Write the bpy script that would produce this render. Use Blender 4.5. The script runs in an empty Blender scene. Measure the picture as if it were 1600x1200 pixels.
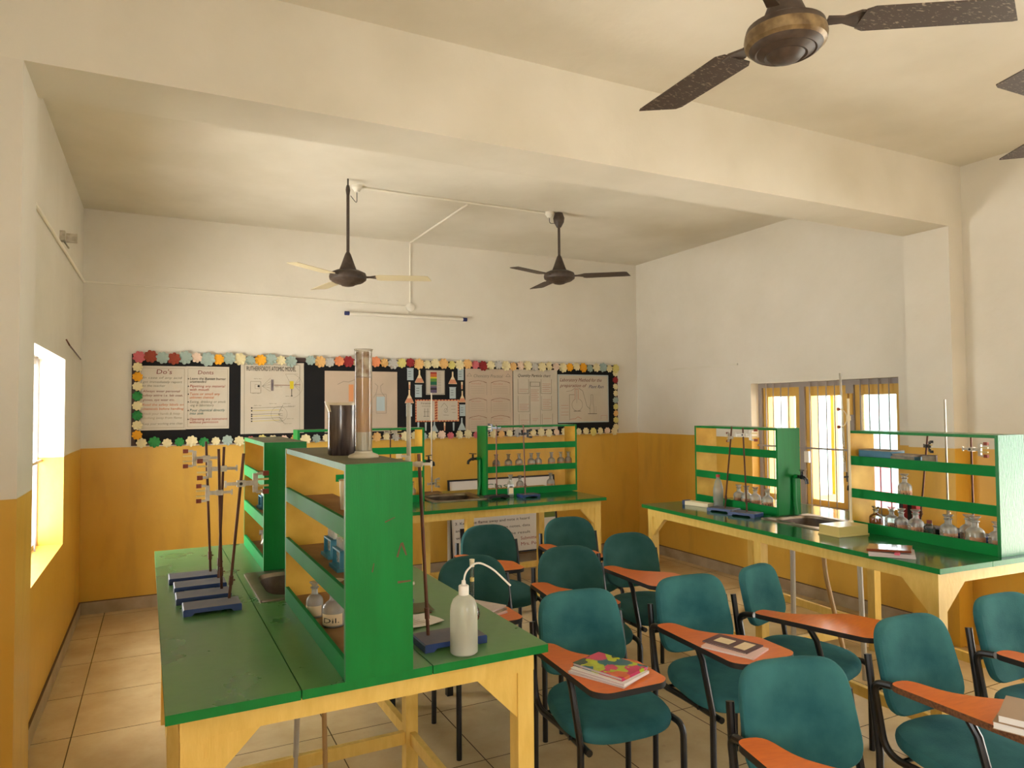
import bpy, bmesh, math, random
from mathutils import Vector, Matrix
random.seed(7)
SC = bpy.context.scene
COL = SC.collection
PI = math.pi

# ---------------------------------------------------------------- camera
F_PX, CAM_H, YAW, PITCH, ROLL = 1094.46, 1.6803, 0.4669, 0.0341, -0.0079
fw = Vector((math.sin(YAW)*math.cos(PITCH), math.cos(YAW)*math.cos(PITCH), math.sin(PITCH)))
rt = Vector((math.cos(YAW), -math.sin(YAW), 0)); up = rt.cross(fw)
r2 = math.cos(ROLL)*rt + math.sin(ROLL)*up; u2 = -math.sin(ROLL)*rt + math.cos(ROLL)*up
cd = bpy.data.cameras.new('camera'); cam = bpy.data.objects.new('camera', cd); COL.objects.link(cam)
cd.sensor_fit = 'HORIZONTAL'; cd.sensor_width = 36; cd.lens = F_PX*36/1600; cd.clip_start = .02
cam.matrix_world = Matrix(((r2.x, u2.x, -fw.x, 0), (r2.y, u2.y, -fw.y, 0), (r2.z, u2.z, -fw.z, CAM_H), (0, 0, 0, 1)))
SC.camera = cam

# ---------------------------------------------------------------- world, daylight, exposure
W = bpy.data.worlds.new('world'); SC.world = W; W.use_nodes = True
nt = W.node_tree; bg = nt.nodes['Background']
bg.inputs['Color'].default_value = (.95, .985, 1.0, 1); bg.inputs['Strength'].default_value = 7.0
SC.view_settings.view_transform = 'Standard'; SC.view_settings.look = 'None'
SC.view_settings.exposure = 0.10; SC.view_settings.gamma = 1; SC.view_settings.use_curve_mapping = False
SC.cycles.max_bounces = 9; SC.cycles.diffuse_bounces = 5; SC.cycles.glossy_bounces = 4
SC.cycles.transmission_bounces = 6; SC.cycles.transparent_max_bounces = 16
SC.cycles.caustics_reflective = False; SC.cycles.caustics_refractive = False
SC.cycles.sample_clamp_indirect = 6

def daylight(name, loc, direction, sx, sy, power, color, portal=False, spread=PI):
    l = bpy.data.lights.new(name, 'AREA'); l.shape = 'RECTANGLE'; l.size = sx; l.size_y = sy
    l.energy = power; l.color = color; l.spread = spread
    if portal: l.cycles.is_portal = True
    o = bpy.data.objects.new(name, l); COL.objects.link(o); o.location = loc
    o.rotation_euler = Vector(direction).to_track_quat('-Z', 'Z').to_euler(); return o
DAY = (1.0, 1.0, 1.0)
sl = bpy.data.lights.new('sun', 'SUN'); sl.energy = 55; sl.angle = .02; sl.color = (1, .995, .98)
so = bpy.data.objects.new('sun', sl); COL.objects.link(so); so.rotation_euler = Vector((-.10, .12, -1)).to_track_quat('-Z', 'Z').to_euler()
daylight('daylight_doorway', (5.2, 1.3, 1.1), (-1, 0, 0), 1.6, 2.0, 18, DAY)
daylight('daylight_front_window', (1.7, -3.42, 1.75), (0, 1, 0), 1.8, 1.0, 20, DAY)
daylight('daylight_side_window', (-.72, -.3, 1.5), (1, 0, 0), 1.6, 1.3, 16, DAY)
daylight('daylight_left_window', (-1.15, 4.9, 1.40), (1, 0, .05), 2.0, 1.7, 110, DAY)
daylight('skylight_outside_right', (7.6, 4.3, 3.9), (-1, 0, -.95), 3.5, 3.0, 420, (1, .99, .96))  # added lamp out of view, boosting sky light through the right window

# ---------------------------------------------------------------- materials
def lin(c):
    return tuple(((v/255)/12.92 if v/255 <= .04045 else ((v/255+.055)/1.055)**2.4) for v in c)
def nodes(m): return m.node_tree.nodes, m.node_tree.links
def mat(name, rgb, rough=.5, metal=0, spec=.5, var=None, scale=8, bump=0, bscale=60, coat=0, sheen=0, stretch=None, rvar=0):
    """procedural paint, metal or cloth: a base colour with noise variation"""
    m = bpy.data.materials.new(name); m.use_nodes = True
    N, L = nodes(m); b = N['Principled BSDF']
    c = lin(rgb)
    b.inputs['Base Color'].default_value = (*c, 1); b.inputs['Roughness'].default_value = rough
    b.inputs['Metallic'].default_value = metal; b.inputs['Specular IOR Level'].default_value = spec
    b.inputs['Coat Weight'].default_value = coat; b.inputs['Coat Roughness'].default_value = .12
    if sheen:
        b.inputs['Sheen Weight'].default_value = sheen; b.inputs['Sheen Roughness'].default_value = .4
        b.inputs['Sheen Tint'].default_value = (*[min(1, x*2+.1) for x in c], 1)
    tc = N.new('ShaderNodeTexCoord'); src = tc.outputs['Object']
    if stretch:
        mp = N.new('ShaderNodeMapping'); mp.inputs['Scale'].default_value = stretch
        L.new(src, mp.inputs['Vector']); src = mp.outputs['Vector']
    nz = N.new('ShaderNodeTexNoise'); nz.inputs['Scale'].default_value = scale; nz.inputs['Detail'].default_value = 5
    L.new(src, nz.inputs['Vector'])
    if var is not None:
        rp = N.new('ShaderNodeValToRGB'); rp.color_ramp.elements[0].position = .35; rp.color_ramp.elements[1].position = .68
        rp.color_ramp.elements[0].color = (*lin(var), 1); rp.color_ramp.elements[1].color = (*c, 1)
        L.new(nz.outputs['Fac'], rp.inputs['Fac']); L.new(rp.outputs['Color'], b.inputs['Base Color'])
    if rvar:
        mr = N.new('ShaderNodeMapRange'); mr.inputs['To Min'].default_value = max(.02, rough-rvar); mr.inputs['To Max'].default_value = rough+rvar
        L.new(nz.outputs['Fac'], mr.inputs['Value']); L.new(mr.outputs['Result'], b.inputs['Roughness'])
    if bump:
        n2 = N.new('ShaderNodeTexNoise'); n2.inputs['Scale'].default_value = bscale; n2.inputs['Detail'].default_value = 4
        bp = N.new('ShaderNodeBump'); bp.inputs['Strength'].default_value = bump; bp.inputs['Distance'].default_value = .01
        L.new(src, n2.inputs['Vector']); L.new(n2.outputs['Fac'], bp.inputs['Height']); L.new(bp.outputs['Normal'], b.inputs['Normal'])
    return m

def glass(name, tint=(235, 240, 235), haze=.12, hazec=(225, 225, 215), var=False):
    """clear thin-walled glass or plastic with a little dust on it"""
    m = bpy.data.materials.new(name); m.use_nodes = True
    N, L = nodes(m); N.remove(N['Principled BSDF']); out = N['Material Output']
    tr = N.new('ShaderNodeBsdfTransparent'); tr.inputs['Color'].default_value = (*lin(tint), 1)
    gl = N.new('ShaderNodeBsdfGlossy'); gl.inputs['Roughness'].default_value = .04
    fr = N.new('ShaderNodeFresnel'); fr.inputs['IOR'].default_value = 1.55
    a = N.new('ShaderNodeMixShader'); L.new(fr.outputs[0], a.inputs[0]); L.new(tr.outputs[0], a.inputs[1]); L.new(gl.outputs[0], a.inputs[2])
    df = N.new('ShaderNodeBsdfDiffuse'); df.inputs['Color'].default_value = (*lin(hazec), 1)
    tl = N.new('ShaderNodeBsdfTranslucent'); tl.inputs['Color'].default_value = (*lin(hazec), 1)
    dm = N.new('ShaderNodeMixShader'); dm.inputs[0].default_value = .5
    L.new(df.outputs[0], dm.inputs[1]); L.new(tl.outputs[0], dm.inputs[2])
    nz = N.new('ShaderNodeTexNoise'); nz.inputs['Scale'].default_value = 25 if var else 3
    tc = N.new('ShaderNodeTexCoord'); L.new(tc.outputs['Object'], nz.inputs['Vector'])
    mr = N.new('ShaderNodeMapRange'); mr.inputs['From Min'].default_value = .3; mr.inputs['From Max'].default_value = .75
    mr.inputs['To Min'].default_value = haze*.4; mr.inputs['To Max'].default_value = min(1, haze*1.7)
    L.new(nz.outputs['Fac'], mr.inputs['Value'])
    b = N.new('ShaderNodeMixShader'); L.new(mr.outputs[0], b.inputs[0]); L.new(a.outputs[0], b.inputs[1]); L.new(dm.outputs[0], b.inputs[2])
    L.new(b.outputs[0], out.inputs[0]); return m

PAINT_Z = 1.372
def wall_material():
    """off-white distemper over a yellow oil-painted dado"""
    m = bpy.data.materials.new('two_tone_wall_paint'); m.use_nodes = True
    N, L = nodes(m); b = N['Principled BSDF']
    g = N.new('ShaderNodeNewGeometry'); sp = N.new('ShaderNodeSeparateXYZ'); L.new(g.outputs['Position'], sp.inputs[0])
    wv = N.new('ShaderNodeTexNoise'); wv.inputs['Scale'].default_value = 1.3; wv.inputs['Detail'].default_value = 2; L.new(g.outputs['Position'], wv.inputs['Vector'])
    ad = N.new('ShaderNodeMath'); ad.operation = 'MULTIPLY_ADD'; ad.inputs[1].default_value = .02
    L.new(wv.outputs['Fac'], ad.inputs[0]); L.new(sp.outputs['Z'], ad.inputs[2])
    lt = N.new('ShaderNodeMath'); lt.operation = 'GREATER_THAN'; lt.inputs[1].default_value = PAINT_Z+.01; L.new(ad.outputs[0], lt.inputs[0])
    n1 = N.new('ShaderNodeTexNoise'); n1.inputs['Scale'].default_value = 1.1; n1.inputs['Detail'].default_value = 7; n1.inputs['Roughness'].default_value = .6
    L.new(g.outputs['Position'], n1.inputs['Vector'])
    up_ = N.new('ShaderNodeValToRGB'); e = up_.color_ramp.elements; e[0].position = .35; e[1].position = .7
    e[0].color = (*lin((216, 209, 194)), 1); e[1].color = (*lin((227, 221, 209)), 1)
    lo = N.new('ShaderNodeValToRGB'); e = lo.color_ramp.elements; e[0].position = .35; e[1].position = .7
    e[0].color = (*lin((208, 161, 58)), 1); e[1].color = (*lin((218, 174, 76)), 1)
    L.new(n1.outputs['Fac'], up_.inputs[0]); L.new(n1.outputs['Fac'], lo.inputs[0])
    # grime with a shape of its own, thickest low on the dado
    n2 = N.new('ShaderNodeTexNoise'); n2.inputs['Scale'].default_value = 3; n2.inputs['Detail'].default_value = 6
    mp = N.new('ShaderNodeMapping'); mp.inputs['Scale'].default_value = (2.2, 2.2, .5); L.new(g.outputs['Position'], mp.inputs['Vector']); L.new(mp.outputs[0], n2.inputs['Vector'])
    gr = N.new('ShaderNodeMapRange'); gr.inputs['From Min'].default_value = .52; gr.inputs['From Max'].default_value = .8; gr.inputs['To Max'].default_value = .35
    L.new(n2.outputs['Fac'], gr.inputs['Value'])
    mg = N.new('ShaderNodeMix'); mg.data_type = 'RGBA'; L.new(gr.outputs[0], mg.inputs[0]); L.new(lo.outputs[0], mg.inputs[6]); mg.inputs[7].default_value = (*lin((150, 110, 60)), 1)
    mx = N.new('ShaderNodeMix'); mx.data_type = 'RGBA'; L.new(lt.outputs[0], mx.inputs[0]); L.new(mg.outputs[2], mx.inputs[6]); L.new(up_.outputs[0], mx.inputs[7])
    L.new(mx.outputs[2], b.inputs['Base Color'])
    rr = N.new('ShaderNodeMapRange'); rr.inputs['To Min'].default_value = .42; rr.inputs['To Max'].default_value = .85
    L.new(lt.outputs[0], rr.inputs['Value']); L.new(rr.outputs[0], b.inputs['Roughness'])
    bn = N.new('ShaderNodeTexNoise'); bn.inputs['Scale'].default_value = 18; bn.inputs['Detail'].default_value = 6; L.new(g.outputs['Position'], bn.inputs['Vector'])
    bp = N.new('ShaderNodeBump'); bp.inputs['Strength'].default_value = .18; bp.inputs['Distance'].default_value = .01
    L.new(bn.outputs['Fac'], bp.inputs['Height']); L.new(bp.outputs[0], b.inputs['Normal'])
    return m

def floor_material():
    """large cream vitrified tiles with thin dark joints"""
    m = bpy.data.materials.new('cream_floor_tiles'); m.use_nodes = True
    N, L = nodes(m); b = N['Principled BSDF']
    g = N.new('ShaderNodeNewGeometry'); sp = N.new('ShaderNodeSeparateXYZ'); L.new(g.outputs['Position'], sp.inputs[0])
    def joint(sock, off):
        a = N.new('ShaderNodeMath'); a.operation = 'ADD'; a.inputs[1].default_value = off; L.new(sock, a.inputs[0])
        w = N.new('ShaderNodeMath'); w.operation = 'PINGPONG'; w.inputs[1].default_value = .3; L.new(a.outputs[0], w.inputs[0])
        c = N.new('ShaderNodeMath'); c.operation = 'LESS_THAN'; c.inputs[1].default_value = .0028; L.new(w.outputs[0], c.inputs[0]); return c.outputs[0]
    jx = joint(sp.outputs['X'], .3906+6); jy = joint(sp.outputs['Y'], -6.1074+12)
    mxm = N.new('ShaderNodeMath'); mxm.operation = 'MAXIMUM'; L.new(jx, mxm.inputs[0]); L.new(jy, mxm.inputs[1])
    n1 = N.new('ShaderNodeTexNoise'); n1.inputs['Scale'].default_value = 2.2; n1.inputs['Detail'].default_value = 8; n1.inputs['Roughness'].default_value = .65; L.new(g.outputs['Position'], n1.inputs['Vector'])
    rp = N.new('ShaderNodeValToRGB'); e = rp.color_ramp.elements; e[0].position = .32; e[1].position = .66
    e[0].color = (*lin((186, 160, 116)), 1); e[1].color = (*lin((208, 186, 144)), 1); L.new(n1.outputs['Fac'], rp.inputs[0])
    n3 = N.new('ShaderNodeTexNoise'); n3.inputs['Scale'].default_value = 9; n3.inputs['Detail'].default_value = 3; L.new(g.outputs['Position'], n3.inputs['Vector'])
    st = N.new('ShaderNodeMapRange'); st.inputs['From Min'].default_value = .68; st.inputs['From Max'].default_value = .78; st.inputs['To Max'].default_value = .4; L.new(n3.outputs['Fac'], st.inputs['Value'])
    ms = N.new('ShaderNodeMix'); ms.data_type = 'RGBA'; L.new(st.outputs[0], ms.inputs[0]); L.new(rp.outputs[0], ms.inputs[6]); ms.inputs[7].default_value = (*lin((120, 96, 66)), 1)
    mx = N.new('ShaderNodeMix'); mx.data_type = 'RGBA'; L.new(mxm.outputs[0], mx.inputs[0]); L.new(ms.outputs[2], mx.inputs[6]); mx.inputs[7].default_value = (*lin((84, 66, 46)), 1)
    L.new(mx.outputs[2], b.inputs['Base Color'])
    rr = N.new('ShaderNodeMapRange'); rr.inputs['To Min'].default_value = .12; rr.inputs['To Max'].default_value = .34; L.new(n1.outputs['Fac'], rr.inputs['Value']); L.new(rr.outputs[0], b.inputs['Roughness'])
    return m

M = {}
M['wall'] = wall_material(); M['floor'] = floor_material()
M['ceiling'] = mat('distempered_ceiling', (226, 220, 206), .9, var=(212, 205, 188), scale=1.4, bump=.25, bscale=14)
M['white_jamb'] = mat('white_paint', (226, 220, 206), .6)
M['skirting'] = mat('grey_skirting_tile', (178, 162, 138), .35, var=(152, 134, 108), scale=5)
M['skirt_top'] = mat('dark_skirting_edge', (96, 72, 50), .7)
M['green_lip'] = mat('rubbed_green_paint', (14, 126, 58), .55, spec=.12, var=(10, 114, 50), scale=5)
M['green_gloss'] = mat('freshly_glossed_green', (10, 122, 52), .33, spec=.42, var=(8, 112, 46), scale=3, bump=.2, bscale=26, stretch=(8, 8, .8))
M['green'] = mat('glossy_green_paint', (8, 122, 50), .42, spec=.28, var=(8, 112, 44), scale=3, bump=.08, bscale=30, coat=.0, stretch=(6, 6, 1))
M['green_top'] = mat('worn_green_tabletop', (88, 132, 72), .3, var=(72, 118, 62), scale=4, bump=.06, bscale=18, rvar=.12)
M['green_top_dark'] = mat('polished_green_tabletop', (38, 104, 60), .13, var=(30, 88, 48), scale=4, bump=.05, bscale=14, rvar=.06)
M['dust_top'] = mat('dusty_green_top', (112, 104, 74), .8, var=(92, 94, 62), scale=6)
M['dust_shelf'] = mat('dusty_tan_shelf', (158, 120, 72), .8, var=(138, 100, 56), scale=9)
M['yellow_in'] = mat('yellow_enamel', (228, 184, 76), .5, spec=.3, var=(206, 158, 56), scale=7)
M['cream_wood'] = mat('cream_painted_wood', (230, 194, 104), .45, spec=.35, var=(220, 182, 90), scale=9, bump=.12, bscale=40, stretch=(4, 4, 1))
M['steel'] = mat('stained_steel', (150, 140, 124), .38, metal=.9, var=(110, 94, 76), scale=8, rvar=.1)
M['steel_dark'] = mat('grimy_steel_bowl', (92, 80, 70), .42, metal=.75, var=(58, 48, 42), scale=12)  # darker steel for the inside of the sink bowl
M['pvc'] = mat('grey_plastic_pipe', (176, 168, 154), .45)
M['hose'] = mat('tan_hose', (176, 138, 84), .5)
M['black_metal'] = mat('black_powder_coat', (13, 12, 13), .34)
M['black_matte'] = mat('black_plastic', (26, 24, 24), .6)
M['teal'] = mat('teal_velvet', (62, 116, 116), .95, var=(32, 80, 86), scale=4, bump=.15, bscale=160, sheen=.15, spec=.15)
M['teal_green'] = mat('faded_teal_velvet', (60, 100, 96), .95, var=(36, 74, 72), scale=3.5, bump=.15, bscale=160, sheen=.15, spec=.15)
M['orange'] = mat('orange_laminate', (224, 114, 26), .32, var=(212, 102, 22), scale=18, stretch=(1, 5, 1), coat=.2)
M['chipboard'] = mat('raw_chipboard', (122, 78, 44), .9, var=(84, 50, 28), scale=120)
M['blue_base'] = mat('blue_cast_iron', (34, 58, 108), .45, var=(28, 48, 92), scale=12)
M['blue_top'] = mat('dusty_blue_top', (104, 100, 104), .6, var=(86, 86, 98), scale=14)
M['rust_rod'] = mat('rusty_rod', (104, 66, 46), .42, metal=.55, var=(72, 42, 30), scale=30, stretch=(1, 1, .2))
M['steel_rod'] = mat('steel_rod', (170, 158, 140), .3, metal=.85)
M['clamp'] = mat('cast_alloy_clamp', (198, 190, 172), .4, metal=.35, var=(168, 158, 138), scale=30)
M['cork'] = mat('red_cork_pad', (132, 66, 52), .85)
M['cream_plastic'] = mat('cream_plastic', (226, 210, 172), .45)
M['white_plastic'] = mat('white_plastic', (226, 220, 206), .4)
M['fan_brown'] = mat('dusty_brown_enamel', (70, 56, 46), .5, var=(54, 42, 34), scale=40)
M['fan_gold'] = mat('tarnished_gold_band', (150, 126, 88), .4, metal=.3, var=(96, 76, 50), scale=24)
M['fan_cream'] = mat('cream_fan_blade', (198, 184, 148), .5)
M['cloth_black'] = mat('black_board_cloth', (17, 15, 16), .95, var=(12, 11, 12), scale=4)
M['board_frame'] = mat('dark_brown_board_frame', (58, 34, 26), .6)
M['paper'] = mat('white_chart_paper', (200, 190, 172), .85, var=(190, 178, 158), scale=2.5)
M['paper_pink'] = mat('pinkish_chart_paper', (196, 174, 152), .85, var=(186, 168, 146), scale=3)
M['paper_white'] = mat('white_sheet', (228, 224, 218), .8)
for nm, c in dict(ink=(36, 30, 30), red=(150, 40, 38), maroon=(112, 40, 44), orange_ink=(190, 98, 50), grey=(122, 118, 104), teal_ink=(40, 92, 96), faint=(150, 138, 120),
                  redfaint=(178, 116, 100), purple=(88, 74, 100), yellow_ink=(206, 186, 40), green_ink=(90, 132, 50), dgreen=(22, 92, 64), blue_ink=(44, 50, 96), brown_ink=(120, 62, 40), ltblue=(172, 184, 184), salmon=(206, 140, 106), banner_pic=(116, 132, 66), orange_patch=(214, 146, 96)).items():
    M[nm] = mat('ink_'+nm, c, .8)
FL = dict(k=('pink', (196, 100, 106)), r=('brick_red', (140, 58, 36)), b=('grey_blue', (150, 166, 156)), c=('cream', (220, 206, 160)), w=('blush_white', (218, 192, 170)), o=('amber', (226, 160, 30)), s=('salmon', (218, 134, 88)),
          d=('dark_red', (136, 30, 32)), g=('leaf_green', (40, 128, 62)), p=('peach', (222, 176, 110)), y=('pale_yellow', (212, 200, 120)), v=('silver_grey', (178, 174, 166)))
for k, (nm, c) in FL.items(): M['fl_'+k] = mat('craft_paper_'+nm, c, .8)
M['glass'] = glass('dusty_bottle_glass', (242, 244, 240), .34, (238, 236, 228))
M['glass_clear'] = glass('clear_glass', (240, 242, 238), .06)
M['glass_dirty'] = glass('scale_stained_glass', (230, 226, 214), .34, (238, 232, 218))
M['glass_cyl'] = glass('powdery_cylinder_glass', (244, 242, 236), .22, (244, 238, 224))
M['wash'] = glass('milky_plastic', (240, 240, 226), .55, (246, 246, 230))
M['wash_liquid'] = glass('still_water', (214, 218, 206), .35, (226, 228, 214))
M['amber'] = mat('amber_liquid', (196, 104, 22), .15, var=(170, 84, 16), scale=10)
M['brown_liquid'] = mat('brown_liquid', (128, 84, 54), .3)
M['grey_liquid'] = mat('murky_liquid', (176, 158, 132), .35)
M['red_liquid'] = mat('red_liquid', (150, 26, 18), .15)
M['char'] = mat('charred_smoked_glass', (92, 82, 78), .25, var=(48, 40, 40), scale=9, stretch=(6, 6, .8), coat=.5)
M['residue'] = mat('rusty_residue', (148, 96, 62), .5, var=(196, 150, 92), scale=9, stretch=(1, 1, .6))
M['chalk'] = mat('chalky_stain', (226, 214, 184), .7, var=(140, 96, 60), scale=40)
M['frost'] = mat('chalky_glass', (206, 196, 172), .3, var=(190, 176, 146), scale=16, coat=.4)
M['label'] = mat('browned_label', (190, 148, 112), .8, var=(156, 108, 78), scale=30)
M['label_cream'] = mat('cream_label', (222, 200, 160), .8)
M['pages'] = mat('page_block', (214, 200, 194), .85, var=(188, 172, 168), scale=40, stretch=(.2, .2, 8))
M['kraft'] = mat('kraft_cover', (166, 138, 108), .7)
M['maroon_cover'] = mat('maroon_cover', (92, 48, 52), .35, var=(70, 34, 40), scale=16)
M['pink_page'] = mat('pink_sheet', (222, 188, 178), .7)
M['shine_cover'] = mat('glossy_brown_cover', (124, 64, 40), .1, coat=.8)
M['blue_book'] = mat('blue_cover', (58, 112, 138), .5)
M['dust_paper'] = mat('dusty_paper', (170, 156, 134), .8, var=(120, 108, 94), scale=20)
M['tt_blue'] = mat('blue_rack_plastic', (54, 122, 140), .45)
M['red_cap'] = mat('red_cap', (190, 44, 34), .4)
M['grill'] = mat('grey_grill_paint', (150, 140, 134), .5)
M['window_yellow'] = mat('yellow_window_paint', (208, 164, 76), .45)
M['pane'] = glass('window_pane', (244, 248, 248), .03)
M['hall_blue'] = mat('pale_blue_outer_wall', (176, 206, 214), .8)
M['ground'] = mat('sunlit_concrete', (206, 200, 188), .9, var=(190, 184, 170), scale=1)
M['leaf'] = mat('green_foliage', (84, 110, 60), .8, var=(56, 84, 40), scale=12)
M['pink_cloth'] = mat('pink_cloth', (214, 96, 120), .8)
M['conduit'] = mat('painted_conduit', (236, 230, 216), .6)
M['wood_cream'] = mat('pale_varnished_box', (206, 184, 112), .3, coat=.3)
def flower_cover():
    m = bpy.data.materials.new('flower_print_cover'); m.use_nodes = True
    N, L = nodes(m); b = N['Principled BSDF']; b.inputs['Roughness'].default_value = .25
    tc = N.new('ShaderNodeTexCoord'); v = N.new('ShaderNodeTexVoronoi'); v.inputs['Scale'].default_value = 17
    nz = N.new('ShaderNodeTexNoise'); nz.inputs['Scale'].default_value = 14; L.new(tc.outputs['Object'], nz.inputs['Vector'])
    ad = N.new('ShaderNodeMix'); ad.data_type = 'VECTOR'; ad.inputs[0].default_value = .12; L.new(tc.outputs['Object'], ad.inputs[4]); L.new(nz.outputs['Color'], ad.inputs[5])
    L.new(ad.outputs[1], v.inputs['Vector'])
    sx = N.new('ShaderNodeSeparateColor'); L.new(v.outputs['Color'], sx.inputs[0])
    r = N.new('ShaderNodeValToRGB'); r.color_ramp.interpolation = 'CONSTANT'; e = r.color_ramp.elements
    e[0].color = (*lin((170, 176, 20)), 1); e[1].position = .3; e[1].color = (*lin((190, 40, 84)), 1)
    for p, c in ((.5, (20, 92, 100)), (.66, (178, 190, 30)), (.8, (206, 96, 50)), (.9, (34, 70, 30))):
        x = e.new(p); x.color = (*lin(c), 1)
    L.new(sx.outputs[0], r.inputs[0]); L.new(r.outputs[0], b.inputs['Base Color']); return m
M['flower_cover'] = flower_cover()
def blade_dust():
    m = mat('dust_speckled_blade', (64, 50, 42), .55)
    N, L = nodes(m); b = N['Principled BSDF']; tc = N.new('ShaderNodeTexCoord')
    mp = N.new('ShaderNodeMapping'); mp.inputs['Scale'].default_value = (60, 150, 60); L.new(tc.outputs['Object'], mp.inputs[0])
    n = N.new('ShaderNodeTexNoise'); n.inputs['Scale'].default_value = 1; n.inputs['Detail'].default_value = 3; L.new(mp.outputs[0], n.inputs[0])
    r = N.new('ShaderNodeValToRGB'); e = r.color_ramp.elements; e[0].position = .58; e[1].position = .72
    e[0].color = (*lin((62, 49, 41)), 1); e[1].color = (*lin((146, 130, 112)), 1); L.new(n.outputs['Fac'], r.inputs[0]); L.new(r.outputs[0], b.inputs['Base Color']); return m
M['blade_dust'] = blade_dust()

# ---------------------------------------------------------------- mesh helpers
def bm_(): return bmesh.new()
def box(bm, x0, x1, y0, y1, z0, z1, mi=0, mx=None):
    vs = [bm.verts.new((x, y, z)) for x in (x0, x1) for y in (y0, y1) for z in (z0, z1)]
    if mx is not None:
        for v in vs: v.co = mx @ v.co
    fs = []
    for q in ((0, 1, 3, 2), (4, 6, 7, 5), (0, 4, 5, 1), (2, 3, 7, 6), (0, 2, 6, 4), (1, 5, 7, 3)):
        f = bm.faces.new([vs[i] for i in q]); f.material_index = mi; fs.append(f)
    return vs, fs
def prism(bm, pts, axis, a, b, mi=0, top_mi=None):
    """closed polygon pts (2D) extruded along axis from a to b"""
    def P(p, t):
        return (t, p[0], p[1]) if axis == 'x' else (p[0], t, p[1]) if axis == 'y' else (p[0], p[1], t)
    A = [bm.verts.new(P(p, a)) for p in pts]; B = [bm.verts.new(P(p, b)) for p in pts]
    n = len(pts); f0 = bm.faces.new(A[::-1]); f1 = bm.faces.new(B); f0.material_index = mi; f1.material_index = mi if top_mi is None else top_mi
    for i in range(n):
        f = bm.faces.new((A[i], A[(i+1) % n], B[(i+1) % n], B[i])); f.material_index = mi
    return A, B
def lathe(bm, prof, seg=24, cx=0, cy=0, mi=0, cap=True):
    rings = []
    for r, z in prof:
        rings.append([bm.verts.new((cx+r*math.cos(2*PI*i/seg), cy+r*math.sin(2*PI*i/seg), z)) for i in range(seg)] if r > 1e-6 else [bm.verts.new((cx, cy, z))])
    for a, b in zip(rings, rings[1:]):
        for i in range(seg):
            j = (i+1) % seg
            if len(a) == 1 and len(b) == 1: break
            if len(a) == 1: f = bm.faces.new((a[0], b[j], b[i]))
            elif len(b) == 1: f = bm.faces.new((a[i], a[j], b[0]))
            else: f = bm.faces.new((a[i], a[j], b[j], b[i]))
            f.material_index = mi; f.smooth = True
    if cap:
        for rg, rev in ((rings[0], True), (rings[-1], False)):
            if len(rg) > 1:
                f = bm.faces.new(rg[::-1] if rev else rg); f.material_index = mi
def tube(bm, pts, r, seg=10, mi=0, caps=True, rr=None):
    pts = [Vector(p) for p in pts]; n = len(pts); rings = []
    t0 = (pts[1]-pts[0]).normalized(); ref = Vector((0, 0, 1)) if abs(t0.z) < .9 else Vector((1, 0, 0))
    nrm = t0.cross(ref).normalized()
    for i in range(n):
        t = (pts[min(i+1, n-1)]-pts[max(i-1, 0)]).normalized()
        nrm = (nrm - t*nrm.dot(t)).normalized(); bi = t.cross(nrm)
        k = 1
        if 0 < i < n-1:
            c = (pts[i]-pts[i-1]).normalized().dot((pts[i+1]-pts[i]).normalized()); k = 1/max(.6, math.sqrt((1+c)/2))
        R = (rr[i] if rr else r)*(1 if k < 1.02 else 1)
        rings.append([bm.verts.new(pts[i]+R*(nrm*math.cos(2*PI*j/seg)+bi*math.sin(2*PI*j/seg))) for j in range(seg)])
    for a, b in zip(rings, rings[1:]):
        for j in range(seg):
            f = bm.faces.new((a[j], a[(j+1) % seg], b[(j+1) % seg], b[j])); f.material_index = mi; f.smooth = True
    if caps:
        f = bm.faces.new(rings[0][::-1]); f.material_index = mi; f = bm.faces.new(rings[-1]); f.material_index = mi
def fillet(pts, rad, n=5):
    """round the corners of a polyline"""
    P = [Vector(p) for p in pts]; out = [P[0]]
    for i in range(1, len(P)-1):
        a, b = (P[i-1]-P[i]), (P[i+1]-P[i]); d = min(rad, a.length*.48, b.length*.48)
        p, q = P[i]+a.normalized()*d, P[i]+b.normalized()*d
        for k in range(n+1):
            t = k/n; out.append(p*(1-t)**2+P[i]*2*t*(1-t)+q*t*t)
    out.append(P[-1]); return out
def sup(w, h, n, e, cx=0, cy=0):
    """superellipse outline"""
    o = []
    for i in range(n):
        a = 2*PI*i/n; c, s = math.cos(a), math.sin(a)
        o.append((cx+w*math.copysign(abs(c)**(2/e), c), cy+h*math.copysign(abs(s)**(2/e), s)))
    return o
def pad(bm, w, h, t, e=3.2, n=48, fn=None, mi=0, taper=0):
    """cushion: superellipse outline with rounded edge, thickness t along z; fn bends it"""
    lv = [(0.0, .0), (.0, .0), (.35, .0), (.5, .0)]
    prof = [(.93, -t/2), (.985, -t*.32), (1, -t*.05), (.99, t*.2), (.955, t*.38), (.86, t*.47), (.6, t*.52), (.3, t*.54)]
    rings = []
    for s, z in prof:
        ring = []
        for x, y in sup(w*s if s > .8 else w*s, h*s, n, e if s > .8 else 2+(e-2)*s):
            x *= (1-taper*(y/h)) if taper else 1
            p = Vector((x, y, z)); ring.append(bm.verts.new(fn(p) if fn else p))
        rings.append(ring)
    for a, b in zip(rings, rings[1:]):
        for j in range(n):
            f = bm.faces.new((a[j], a[(j+1) % n], b[(j+1) % n], b[j])); f.smooth = True; f.material_index = mi
    c = Vector((0, 0, t*.545)); c = bm.verts.new(fn(c) if fn else c)
    for j in range(n):
        f = bm.faces.new((rings[-1][j], rings[-1][(j+1) % n], c)); f.smooth = True; f.material_index = mi
    f = bm.faces.new(rings[0][::-1]); f.material_index = mi
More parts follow.
